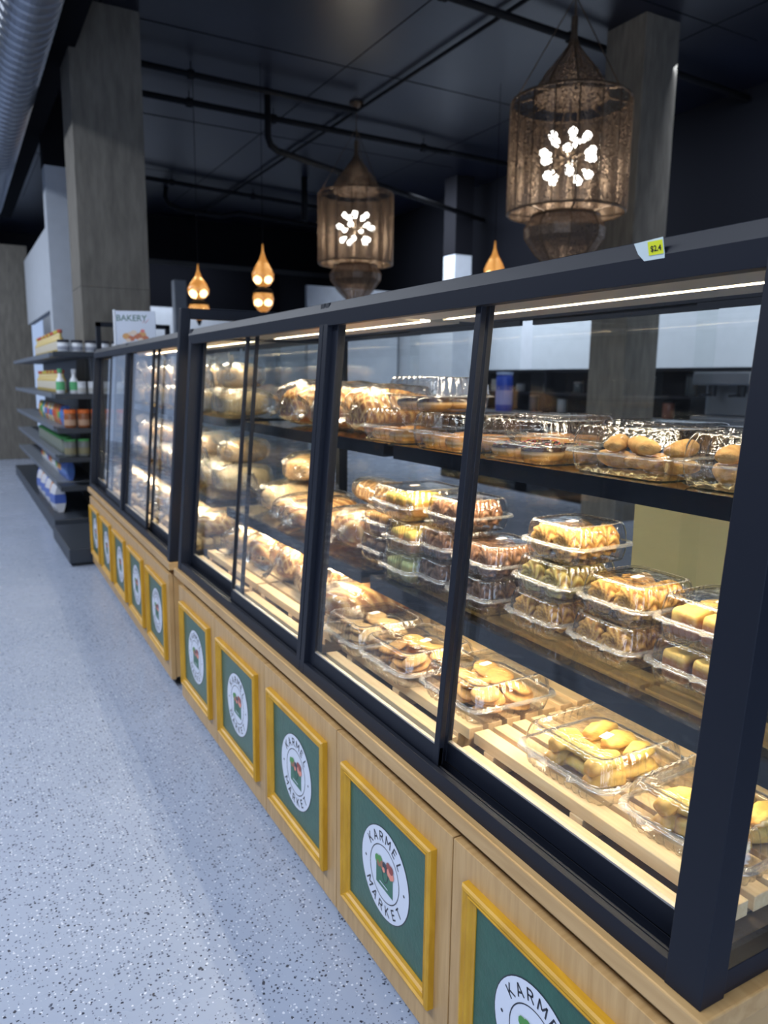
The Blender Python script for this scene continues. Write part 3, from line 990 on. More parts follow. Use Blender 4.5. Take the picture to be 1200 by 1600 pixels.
def loaf_mesh(L, Wd, H, kind, seed=0):
    """bread loaf along x: scored, striped or plain"""
    lite = (0.78, 0.50, 0.19); gold = (0.52, 0.22, 0.035); brown = (0.22, 0.075, 0.02)
    if kind == 'pale': lite, gold, brown = (0.66, 0.44, 0.20), (0.52, 0.29, 0.09), (0.26, 0.12, 0.04)
    if kind == 'sliced': lite, gold, brown = (0.76, 0.58, 0.32), (0.55, 0.32, 0.12), (0.28, 0.12, 0.04)

    def fn(t, ph):
        s = math.cos(ph); sr = max(0.0, math.sin(ph))
        sg = lambda v, k: math.copysign(abs(v)**k, v)
        q = sr**0.42
        x = L/2*sg(s, 0.9)
        y = Wd/2*q*sg(math.cos(t), 0.72)
        st = math.sin(t)
        z = H*(0.42+0.58*q*(st**0.8)) if st > 0 else H*(0.42-0.42*q*(abs(st)**0.45))
        n = nz((x, y, z), 30, seed); n2 = nz((x, y, z), 9, seed)
        kk = 1+0.12*nz((x, y, z), 16, seed+3)+0.05*n; y *= kk; z *= (0.96+0.6*(kk-1)+0.0)
        c = mixc(gold, brown, 0.25+0.8*n+(0.75 if z < H*0.45 else 0.0))
        if kind == 'scored' and z > H*0.30:
            g = max(0, math.cos((x+y+z*0.6+n2*0.004)*190))**3+max(0, math.cos((x-y+z*0.6)*190))**3
            c = mixc(mixc(c, brown, 0.35), lite, min(1, g*1.1)); z += 0.003*(1-min(1, g))
        elif kind == 'striped' and z > H*0.25:
            g = 0.5+0.5*math.cos((x+y*0.35+z*0.3)*200+n2*3)
            c = mixc(mixc(brown, gold, 0.30), lite, g*g); z += 0.003*g
        elif kind in ('sliced', 'pale'):
            g = 0.5+0.5*math.cos(x*330)
            c = mixc(mixc(c, lite, 0.55), lite, g*0.6) if kind == 'sliced' else mixc(mixc(c, brown, max(0, n2)*1.6), lite, 0.35+0.5*max(0, -n2))
        return (x, y, max(0, z)), c
    return sph(84, 84, fn)


def bag_mesh(L, Wd, H, seed=0, tail=0.07, tail_up=0.0):
    """loose film bag round a loaf, gathered into a twisted tail at -x"""
    rnd = random.Random(seed)

    def fn(t, ph):
        s = math.cos(ph); sr = max(0.0, math.sin(ph))
        sg = lambda v, k: math.copysign(abs(v)**k, v)
        q = sr**0.38
        x = -L/2*sg(s, 0.85); y = Wd/2*q*sg(math.cos(t), 0.75); st = math.sin(t)
        z = H*0.5*(1+q*sg(st, 0.75))
        f = Vector((x*0.6, y, z))
        w = 1.1*noise.noise(f*24+Vector((seed*5, 1, 2)))+0.8*(1-2*abs(noise.noise(f*48+Vector((seed*3, 4, 2)))))
        fold = 0.35*math.cos(9*t+seed)*max(0, abs(s)-0.55)
        k = 0.97+0.065*w+0.12*fold
        y *= k; z = H*0.5+(z-H*0.5)*k
        return (x, y, max(0.0008, z)), (1, 1, 1)
    b, _ = sph(72, 48, fn)
    # tail: pinched neck then a pleated fan
    n = 26; vs = []
    prof = [(0.0, 0.30), (0.18, 0.10), (0.30, 0.055), (0.42, 0.12), (0.70, 0.30), (1.0, 0.42)]
    for u, rr in prof:
        for k in range(n):
            t = 2*PI*k/n
            ple = 1+(0.35 if k % 2 else -0.2)*min(1, u*1.3)*1.0
            r = rr*min(Wd, H*1.4)*0.5*ple
            vs.append((-L/2-u*tail+0.012, r*math.cos(t)*1.1, max(0.001, H*0.46+tail_up*u+r*math.sin(t)*0.75)))
    fs = []
    for l in range(len(prof)-1):
        for k in range(n): fs.append((l*n+k, l*n+(k+1) % n, (l+1)*n+(k+1) % n, (l+1)*n+k))
    b.add(vs, fs)
    return b


def pmesh(name, bc, m, smooth=True):
    b, c = bc
    me = b.mesh(name, [m], smooth, c)
    return me


GOLDEN = ((0.52, 0.25, 0.055), (0.76, 0.46, 0.13), (0.20, 0.07, 0.018))
CHOC = ((0.22, 0.095, 0.045), (0.38, 0.19, 0.095), (0.10, 0.04, 0.025))
DARKC = ((0.12, 0.06, 0.035), (0.26, 0.14, 0.08), (0.05, 0.025, 0.02))
PIST = ((0.42, 0.28, 0.07), (0.64, 0.52, 0.17), (0.20, 0.09, 0.025))
PM = {
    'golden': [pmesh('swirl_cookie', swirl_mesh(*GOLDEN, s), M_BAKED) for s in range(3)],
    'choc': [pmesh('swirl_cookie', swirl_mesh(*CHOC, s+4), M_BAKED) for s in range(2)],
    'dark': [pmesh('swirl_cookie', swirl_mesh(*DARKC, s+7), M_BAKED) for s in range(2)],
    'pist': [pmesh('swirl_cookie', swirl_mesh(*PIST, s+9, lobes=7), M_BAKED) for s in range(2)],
    'cookie': [pmesh('round_cookie', cookie_mesh(s), M_BAKED) for s in range(3)],
    'pale': [pmesh('round_cookie', cookie_mesh(s+5, c0=(0.76, 0.52, 0.24), c1=(0.62, 0.36, 0.13)), M_BAKED) for s in range(2)],
    'roll': [pmesh('filled_pastry', roll_mesh(s), M_BAKED) for s in range(4)],
    'crumbed': [pmesh('crumbed_roll', coxinha_mesh(s), M_CRUMB) for s in range(2)],
    'chocdonut': [pmesh('donut', donut_mesh((0.035, 0.018, 0.014), seed=1), M_GLAZE)],
    'spdonut': [pmesh('donut', donut_mesh((0.05, 0.025, 0.018), seed=2, sprinkle=[(0.8, 0.1, 0.08), (0.9, 0.6, 0.1), (0.8, 0.75, 0.6), (0.7, 0.2, 0.3)]), M_GLAZE)],
    'plaindonut': [pmesh('donut', donut_mesh((0.52, 0.24, 0.06), seed=3), M_GLAZE)],
    'yellowcake': [pmesh('cake_piece', cake_mesh((0.86, 0.62, 0.13), (0.52, 0.26, 0.07), s), M_BAKED) for s in range(2)],
    'browncake': [pmesh('cake_piece', cake_mesh((0.50, 0.26, 0.08), (0.22, 0.10, 0.05), s+3), M_BAKED) for s in range(2)],
    'greencake': [pmesh('cake_piece', cake_mesh((0.50, 0.54, 0.22), (0.42, 0.36, 0.12), s+5), M_BAKED) for s in range(2)],
    'darkcake': [pmesh('cake_piece', cake_mesh((0.12, 0.07, 0.045), (0.07, 0.04, 0.03), s+8), M_BAKED) for s in range(2)],
    'cornbread': [pmesh('cake_piece', cake_mesh((0.80, 0.55, 0.16), (0.36, 0.15, 0.05), s+8), M_BAKED) for s in range(2)],
}
NM = {'golden': 'swirl_cookie', 'choc': 'swirl_cookie', 'dark': 'swirl_cookie', 'pist': 'swirl_cookie', 'cookie': 'round_cookie', 'pale': 'round_cookie', 'roll': 'filled_pastry', 'crumbed': 'crumbed_roll',
      'chocdonut': 'donut', 'spdonut': 'donut', 'plaindonut': 'donut', 'yellowcake': 'cake_piece', 'browncake': 'cake_piece', 'greencake': 'cake_piece', 'darkcake': 'cake_piece', 'cornbread': 'cake_piece'}
CATN = {'swirl_cookie': 'cookie', 'round_cookie': 'cookie', 'filled_pastry': 'pastry', 'crumbed_roll': 'pastry', 'donut': 'donut', 'cake_piece': 'cake'}


def put_food(kind, loc, rot, label, group, scale=1.0):
    me = random.choice(PM[kind])
    o = mobj(NM[kind], me, None, loc, rot, (scale,)*3)
    tag(o, label, CATN[NM[kind]], group)
    return o


def rotm(*r): return tuple(r)


def fill(kind, bk, x, y, z, desc, rz=0.0):
    """pastries of one box; desc = label shared by its look-alikes"""
    hx, hy, h = DIM[bk]
    grp = desc
    R = Matrix.Rotation(rz, 4, 'Z')

    def P(dx, dy, dz):
        v = R @ Vector((dx, dy, 0)); return (x+v.x, y+v.y, z+dz)
    U = random.uniform
    FR = ['front', 'back']; LR3 = ['right', 'middle', 'left']; LR = ['right', 'left']; LAY = ['bottom', 'second', 'third', 'top']
    if NM[kind] == 'swirl_cookie':
        for i in range(4):
            for j in range(2):
                pf = put_food(kind, P(-0.036+i*0.0345+U(-.001, .001), (j-0.5)*0.0655+U(-.001, .001), 0.0370), (0, U(-.06, .06)-PI/2, U(0, 6)), desc+', '+['front', 'second', 'third', 'back'][i]+' '+LR[j], grp, U(0.96, 1.0))
                pf.rotation_mode = 'ZYX'
    elif NM[kind] == 'round_cookie':
        for lay in range(4):
            for i in range(2):
                for j in range(3):
                    if lay == 3 and random.random() < 0.35: continue
                    put_food(kind, P((i-0.5)*0.070+U(-.010, .010), (j-1)*0.054+U(-.006, .006), 0.005+lay*0.0122), (U(-.35, .35), U(-.35, .35), U(0, 6)), desc+', %s layer %s %s' % (LAY[lay], FR[i], LR3[j]), grp, U(0.86, 1.0))
    elif kind == 'roll':
        for lay in range(2):
            for j in range(3):
                put_food(kind, P(-0.042+U(-.004, .004), (j-1)*0.046, 0.004+lay*0.030), (0, U(-.08, .08), PI/2+U(-.25, .25) if j == 1 else U(-.15, .25)), desc+', %s layer front %s' % (LAY[lay*3], LR3[j]), grp, 0.88)
                put_food(kind, P(0.042+U(-.004, .004), (j-1)*0.046, 0.004+lay*0.028), (0, U(-.08, .08), U(-.3, .3)), desc+', %s layer back %s' % (LAY[lay*3], LR3[j]), grp, 0.84)
    elif kind == 'crumbed':
        for lay in range(2):
            for j in range(4):
                put_food(kind, P(U(-.03, .0) if j % 2 else U(.0, .03), (j-1.5)*0.046, 0.005+lay*0.030), (0, U(-.1, .1), U(-.5, .5)+(PI/2 if (j+lay) % 3 == 0 else 0.3)), desc+', %s layer, %s' % (LAY[lay*3], ['rightmost', 'second from right', 'second from left', 'leftmost'][j]), grp, 0.92 if lay == 0 else 0.85)
    elif NM[kind] == 'donut':
        for i in range(2):
            for j in range(2):
                put_food(kind, P((i-0.5)*0.084, (j-0.5)*0.100, 0.005), (0, 0, U(0, 6)), desc+', %s %s' % (FR[i], LR[j]), grp, 0.86)
    else:
        nj = 3 if bk != 'C' else 2
        sp = 0.056 if nj == 3 else 0.062
        for i in range(2):
            for j in range(nj):
                put_food(kind, P((i-0.5)*0.068+U(-.003, .003), (j-(nj-1)/2)*sp, 0.004), (0, 0, U(-.15, .15)), desc+', %s %s' % (FR[i], (LR3 if nj == 3 else LR)[j]), grp, 1.0 if nj == 3 else 1.05)


ZD = 0.6305
# deck row, from the near end
DK = [('A', 'roll', 0.235, 0.128, 'yellow pastry in deck box by corner post', 'shallow clear box of yellow pastries beside the near corner post', 0.06),
      ('A', 'roll', 0.222, 0.356, 'yellow pastry in lone box on near slats', 'clear box of yellow folded pastries alone on the near slatted tray', 0.02),
      ('A', 'cookie', 0.222, 0.690, 'plain cookie in deck box right of middle stile', 'clear box of plain cookies on the slats just right of the middle stile', 0.0),
      ('A', 'cookie', 0.190, 0.912, 'plain cookie in deck box left of middle stile', 'clear box of plain cookies on the slats just left of the middle stile', 0.03),
      ('A', 'pale', 0.188, 1.062+0.058, 'small cookie in deck box next to striped loaf', 'clear box of small cookies on the slats next to the striped loaf', -0.02)]
for k, c, x, y, d, l, rz in DK:
    put_box(k, x, y, ZD, l, rz); fill(c, k, x, y, ZD, d, rz)
# lower shelf
ZL = 0.7965
hC = 0.0775
LS = [
    ('C', 'golden', 0.345, 0.618, 0, 'swirl cookie in bottom box of golden three box stack', 'bottom box of the three box stack of golden swirl cookies'),
    ('C', 'pist', 0.348, 0.602, 1, 'greenish swirl cookie, middle box of golden three box stack', 'middle box of the three box stack of golden swirl cookies'),
    ('C', 'golden', 0.362, 0.592, 2, 'bright swirl cookie in top box of golden stack', 'topmost box of golden swirl cookies, highest on the lower shelf'),
    ('C', 'golden', 0.352, 0.437, 0, 'swirl cookie in lower box of two box stack', 'lower box of the two box stack right of the tall swirl stack'),
    ('C', 'golden', 0.362, 0.425, 1, 'toasted swirl cookie, upper box of two box stack', 'upper box of toasted swirl cookies right of the tall swirl stack'),
    ('C', 'dark', 0.325, 0.815, 0, 'dark swirl cookie in lower of two dark boxes', 'lower clear box of dark chocolate swirl cookies left of the golden stack'),
    ('C', 'choc', 0.330, 0.800, 1, 'chocolate swirl cookie in upper of two dark boxes', 'upper clear box of chocolate swirl cookies left of the golden stack'),
    ('C', 'dark', 0.330, 0.985, 0, 'dark swirl cookie in bottom box behind middle stile', 'bottom box of the chocolate stack behind the middle door stile'),
    ('C', 'choc', 0.335, 0.985, 1, 'brown swirl cookie in second box behind middle stile', 'second box of the chocolate stack behind the middle door stile'),
    ('C', 'choc', 0.350, 0.955, 2, 'brown swirl cookie in top box behind middle stile', 'top box of the chocolate stack beside the middle door stile'),
    ('C', 'cornbread', 0.372, 0.262, 0, 'cake piece in lower box at right end of shelf', 'lower clear box at the right end of the lower shelf'),
    ('C', 'cornbread', 0.378, 0.255, 1, 'yellow topped cake in upper box at right end', 'upper clear box with yellow cake at the right end of the lower shelf'),
]
for k, c, x, y, lev, d, l in LS:
    z = ZL+lev*hC
    put_box(k, x, y, z, l, random.uniform(-.04, .04)); fill(c, k, x, y, z, d)
B = [
    ('C', 'greencake', 0.300, 1.085+0.005, 0, 'pale green cake in bottom box under yellow ones', 'clear box of pale green cakes at the bottom of the yellow cake stack'),
    ('C', 'yellowcake', 0.305, 1.085, 1, 'lemon yellow cake in middle box of its stack', 'clear box of lemon yellow cakes in the middle of its stack'),
    ('C', 'darkcake', 0.350, 1.310, 0, 'dark cake in lower box left of green cakes', 'lower clear box of dark cakes just left of the green cake box'),
    ('C', 'browncake', 0.360, 1.310, 1, 'brown cake in upper box left of yellow cakes', 'upper clear box of brown cakes just left of the yellow cake box'),
]
for k, c, x, y, lev, d, l in B:
    z = ZL+lev*hC
    put_box(k, x, y, z, l, random.uniform(-.04, .04)); fill(c, k, x, y, z, d)
z = ZL+2*hC
put_box('A', 0.345, 1.165, z, 'wide clear box of yellow cakes on top of its stack', -0.05); fill('yellowcake', 'A', 0.345, 1.165, z, 'yellow cake in wide topmost box of its stack', -0.05)
# upper shelf
ZU = 1.1365
US = [
    ('D', 'crumbed', 0.400, 0.200, 0, 'crumbed roll in upper shelf box by corner post', 'clear box of crumbed rolls at the right end of the upper shelf'),
    ('D', 'crumbed', 0.395, 0.452, 0, 'crumbed roll in box right of sprinkle donuts', 'clear box full of golden crumbed rolls on the upper shelf'),
    ('D', 'spdonut', 0.385, 0.735, 0, 'chocolate sprinkle donut on the upper shelf', 'clear box of chocolate sprinkle donuts on the upper shelf'),
    ('D', 'plaindonut', 0.385, 1.020, 0, 'plain donut in upper shelf box beside the stile', 'clear box of plain donuts just left of the middle stile, upper shelf'),
    ('D', 'plaindonut', 0.390, 1.300, 0, 'plain donut in lower box next to golden loaf', 'clear donut box under the stacked one next to the golden loaf'),
    ('D', 'chocdonut', 0.392, 1.165, 1, 'dark glazed donut in box stacked on two others', 'clear donut box stacked on top of two others on the upper shelf'),
    ('D', 'plaindonut', 0.605, 0.930, 0, 'plain donut in rear box behind sprinkle donuts', 'clear donut box at the back of the upper shelf behind the sprinkle donuts'),
]
for k, c, x, y, lev, d, l in US:
    z = ZU+lev*0.0885
    put_box(k, x, y, z, l, random.uniform(-.02, .02), sticker=False); fill(c, k, x, y, z, d)
# black based trays at the back of the upper shelf
for (x, y, l) in ((0.605, 0.32, 'low black based tray with clear lid at the back right of the upper shelf'), (0.605, 0.60, 'low black based tray with clear lid behind the crumbed rolls')):
    root = empty('deli_tray', (x, y, ZU))
    b = MB(); shell(b, [(0.070, 0.105, 0.02, 0.0005, 0), (0.082, 0.118, 0.02, 0.03, 0.001), (0.088, 0.124, 0.022, 0.032, 0)], 30, 8, 0, cap0=True); b.build('base', M_BLACKG, root, smooth=True)
    b = MB(); shell(b, [(0.088, 0.124, 0.022, 0.033, 0), (0.082, 0.118, 0.02, 0.036, 0.001), (0.074, 0.110, 0.02, 0.085, 0.0015), (0.066, 0.102, 0.018, 0.088, 0)], 30, 8, 0, cap1=True); b.build('lid', M_CLAM, root, smooth=True)
    tag(root, l, 'food container')


# ------------------------------------------------------------------ bagged bread
LOAF = {}


def bagged(x, y, z, rz, L, Wd, H, kind, where, tilt=0.0, seed=0, tail=0.07, tail_up=0.0, up=False, par=None, simple_bag=False, group=None):
    key = (round(L, 3), round(Wd, 3), round(H, 3), kind, seed % 3, par is None)
    if key not in LOAF:
        lm = pmesh('bread_loaf', loaf_mesh(L, Wd, H, kind, seed), M_BAKED)
        bgm = bag_mesh(L*1.10, Wd*1.13, H*1.15, seed, tail, tail_up).mesh('bread_bag', [M_BAG if par is None else M_BAG2], True)
        LOAF[key] = (lm, bgm)
    lm, bgm = LOAF[key]
    P = Vector((x, y, z)); R = rz
    if par:
        mw = Matrix.Translation(par[0]) @ Matrix.Rotation(par[1], 4, 'Z'); P = mw @ P; R = rz+par[1]
    rot = (0, tilt, R)
    names = {'scored': 'golden crosshatched loaf', 'striped': 'striped brown loaf', 'pale': 'pale soft loaf', 'sliced': 'sliced loaf'}
    o = mobj('bread_loaf', lm, None, (P.x, P.y, P.z+0.004), rot)
    tag(o, names[kind]+' '+where, 'bread', group and group+' loaves')
    o2 = mobj('bread_bag', bgm, None, (P.x, P.y, P.z+0.0005), rot)
    tag(o2, 'clear bag on '+names[kind]+' '+where, 'bag', group and group+' bags')


# upper shelf of the near case
bagged(0.47, 1.54, ZU, 0.10, 0.27, 0.165, 0.135, 'scored', 'next to the donut boxes on the upper shelf', seed=1)
bagged(0.47, 1.80, ZU, 0.06, 0.29, 0.185, 0.140, 'scored', 'just left of the centre post on the upper shelf', seed=2)
bagged(0.47, 2.08, ZU, 0.15, 0.29, 0.185, 0.145, 'scored', 'leftmost on the near upper shelf', seed=3)
# lower shelf
bagged(0.42, 1.475, ZL, 0.05, 0.30, 0.150, 0.115, 'striped', 'left of the dark cake boxes', seed=4)
bagged(0.38, 1.665, ZL, 0.35, 0.28, 0.135, 0.085, 'scored', 'right behind the centre post on the lower shelf', seed=5, tail=0.03)
bagged(0.38, 1.850, ZL, 0.30, 0.28, 0.135, 0.090, 'striped', 'second from the centre post on the lower shelf', seed=6, tail=0.03)
bagged(0.42, 2.020, ZL, 0.25, 0.30, 0.140, 0.085, 'striped', 'third from the centre post on the lower shelf', seed=7, tail=0.03)
bagged(0.53, 1.700, ZL+0.088, 1.45, 0.32, 0.130, 0.075, 'striped', 'lying across the top of the lower shelf row', seed=8, tail=0.04)
bagged(0.44, 2.220, ZL, 0.2, 0.30, 0.160, 0.105, 'sliced', 'at the far end of the near lower shelf', seed=9, tail_up=0.08)
bagged(0.50, 2.260, ZL+0.11, 0.9, 0.27, 0.160, 0.10, 'pale', 'resting on the sliced loaf at the far shelf end', seed=10)
# deck
bagged(0.30, 1.345, ZD, 0.10, 0.30, 0.150, 0.095, 'striped', 'on the slats left of the cookie boxes', seed=11, tail=0.03)
bagged(0.40, 1.520, ZD, 0.15, 0.30, 0.150, 0.110, 'scored', 'on the slats just right of the centre post', seed=12, tail=0.04)
bagged(0.235, 1.610, ZD, 1.35, 0.24, 0.105, 0.075, 'scored', 'in front on the slats beside the centre post', seed=13, tail=0.10)
bagged(0.34, 1.800, ZD, 0.12, 0.31, 0.170, 0.125, 'scored', 'large one left of the centre post on the slats', seed=14)
bagged(0.32, 2.030, ZD, 0.10, 0.29, 0.160, 0.115, 'striped', 'on the slats behind the far sliding door', seed=15, tail=0.03)
bagged(0.30, 2.270, ZD, 0.55, 0.30, 0.190, 0.100, 'pale', 'at the far end of the near case deck', seed=16)

# far case: three levels of bagged bread
rnd = random.Random(11)
lv = [(ZD, 'far slats', (0.28, 0.135, 0.085)), (ZL, 'far lower shelf', (0.24, 0.155, 0.110)), (ZU, 'far upper shelf', (0.24, 0.155, 0.110))]
ords = ['nearest', 'second', 'third', 'fourth', 'fifth', 'sixth', 'seventh', 'eighth', 'ninth', 'tenth', 'eleventh', 'twelfth']
for li, (z, wh, (L, Wd, H)) in enumerate(lv):
    n = 13 if li == 0 else 10
    for i in range(n):
        if li == 0:
            y = 0.12+i*0.178
        else:
            y = 0.22+i*0.215
        kind = rnd.choice(['pale', 'sliced', 'scored']) if li else rnd.choice(['scored', 'striped', 'pale'])
        o_ = ords[i] if i < 12 else 'farthest'
        bagged((0.28 if li == 0 else 0.40)+rnd.uniform(-.02, .02), y, z, rnd.uniform(-.2, .3), L, Wd, H, kind, 'on %s, %s from the near end' % (wh, o_), seed=li*3+i % 3+20, par=FAR, tail_up=0.12 if li else 0.0, tail=0.06)
        if li and i % 2 == 0 and i < 9:
            bagged(0.42+rnd.uniform(-.02, .02), y+0.1, z+H*1.08, rnd.uniform(0.6, 1.2), L, Wd, H*0.95, 'pale', 'piled over the %s loaf of %s' % (o_, wh), seed=i+30, par=FAR, tail_up=0.08, tail=0.07)


# ------------------------------------------------------------------ sign, price tag, board
root = empty('bakery_sign', (0.235, 4.18, ZT+0.0055), -0.42)
b = MB(); b.box(-0.118, 0.118, 0.0, 0.006, 0.0, 0.195); b.build('panel', cmat((0.62, 0.66, 0.74), 0.35), root, bevel=0.001)
b = MB(); b.box(-0.122, -0.110, -0.006, 0.012, 0, 0.200); b.box(-0.12, 0.12, 0.006, 0.03, 0, 0.004); b.build('holder', M_WHITE, root)
vs, fs = solid_text('BAKERY', 0.049, 0.0006)
b = MB(); b.add([(-0.018+v.x, -0.0006, 0.138+v.y) for v in vs], fs)
b.build('lettering', cmat((0.10, 0.18, 0.14)), root)
b = MB()
for (u, v, r, m) in ((-0.050, 0.050, 0.024, 0), (-0.022, 0.038, 0.020, 1), (-0.008, 0.070, 0.020, 2), (0.016, 0.050, 0.024, 1), (0.040, 0.060, 0.024, 0), (0.058, 0.040, 0.020, 1), (0.030, 0.030, 0.016, 2), (-0.040, 0.028, 0.014, 2), (0.044, 0.082, 0.013, 3), (-0.030, 0.066, 0.012, 2)):
    b.add([(u+r*math.cos(2*PI*k/12), -0.0006-0.0003*m, v+0.75*r*math.sin(2*PI*k/12)) for k in range(12)], [tuple(range(12))], m)
b.tube([(0.045, -0.001, 0.128), (0.055, -0.001, 0.142), (0.060, -0.001, 0.126), (0.072, -0.001, 0.140), (0.080, -0.001, 0.150)], 0.0012, 5, 3)
b.build('pastry_picture', [cmat((0.62, 0.33, 0.12)), cmat((0.50, 0.16, 0.08)), cmat((0.72, 0.58, 0.46)), cmat((0.72, 0.20, 0.18))], root)
tag(root, 'small white bakery sign with pastry picture standing on the far case', 'sign')

root = empty('price_tag', (fx(ZT-0.012)-0.0085, 0.186, ZT-0.009), 0)
root.rotation_euler = (0, -0.25, 0)
b = MB()
pts = [(0.027, 0.004), (0.022, -0.010), (0.012, -0.021), (-0.002, -0.026), (-0.016, -0.026), (-0.020, -0.020), (-0.020, 0.006)]
b.prism_x([(y, z) for y, z in pts], -0.0012, 0)
b.build('tag_card', cmat((0.60, 0.68, 0.68), 0.3), root)
b = MB(); b.box(-0.0018, -0.0013, -0.0195, 0.004, -0.014, 0.003); b.build('yellow_sticker', cmat((0.72, 0.74, 0.03), 0.4), root)
vs, fs = solid_text('$2.4', 0.010, 0.0002)
b = MB(); b.add([(-0.0022, -0.0085-v.x, -0.0095+v.y) for v in vs], fs); b.build('price', cmat((0.02, 0.02, 0.02)), root)
tag(root, 'white and yellow price tag stuck on the black top bar of the near case', 'price tag')

b = MB(); b.box(XR+0.012, XR+0.016, 0.34, 0.80, 0.83, 1.035)
o = b.build('pale_board', cmat((0.20, 0.20, 0.14), 0.6)); tag(o, 'pale olive board leaning behind the rear glass of the near case', 'board')


# ------------------------------------------------------------------ hanging lanterns
M_LANT = simple('pierced_brass', (0.125, 0.085, 0.055), 0.42, metal=0.55, vary=0.5, vscale=160, bump=0.8, bscale=320)


def pierced():
    m = bpy.data.materials.new('pierced_metal_sheet'); m.use_nodes = True
    nt = m.node_tree; b = nt.nodes['Principled BSDF']
    b.inputs['Base Color'].default_value = (0.17, 0.12, 0.085, 1); b.inputs['Metallic'].default_value = 0.5; b.inputs['Roughness'].default_value = 0.4
    tc = nt.nodes.new('ShaderNodeTexCoord')
    v = nt.nodes.new('ShaderNodeTexVoronoi'); v.inputs['Scale'].default_value = 130
    nt.links.new(tc.outputs['Object'], v.inputs['Vector'])
    c = nt.nodes.new('ShaderNodeMath'); c.operation = 'LESS_THAN'; c.inputs[1].default_value = 0.46
    nt.links.new(v.outputs['Distance'], c.inputs[0])
    tr = nt.nodes.new('ShaderNodeBsdfTransparent')
    mx = nt.nodes.new('ShaderNodeMixShader')
    out = nt.nodes['Material Output']
    nt.links.new(c.outputs[0], mx.inputs[0]); nt.links.new(b.outputs[0], mx.inputs[1]); nt.links.new(tr.outputs[0], mx.inputs[2])
    nt.links.new(mx.outputs[0], out.inputs[0])
    return m


M_PIERCE = pierced()
M_BULB = simple('lit_bulb', (1, 1, 1), 0.3, emit=(1.0, 0.97, 0.92), estr=9)


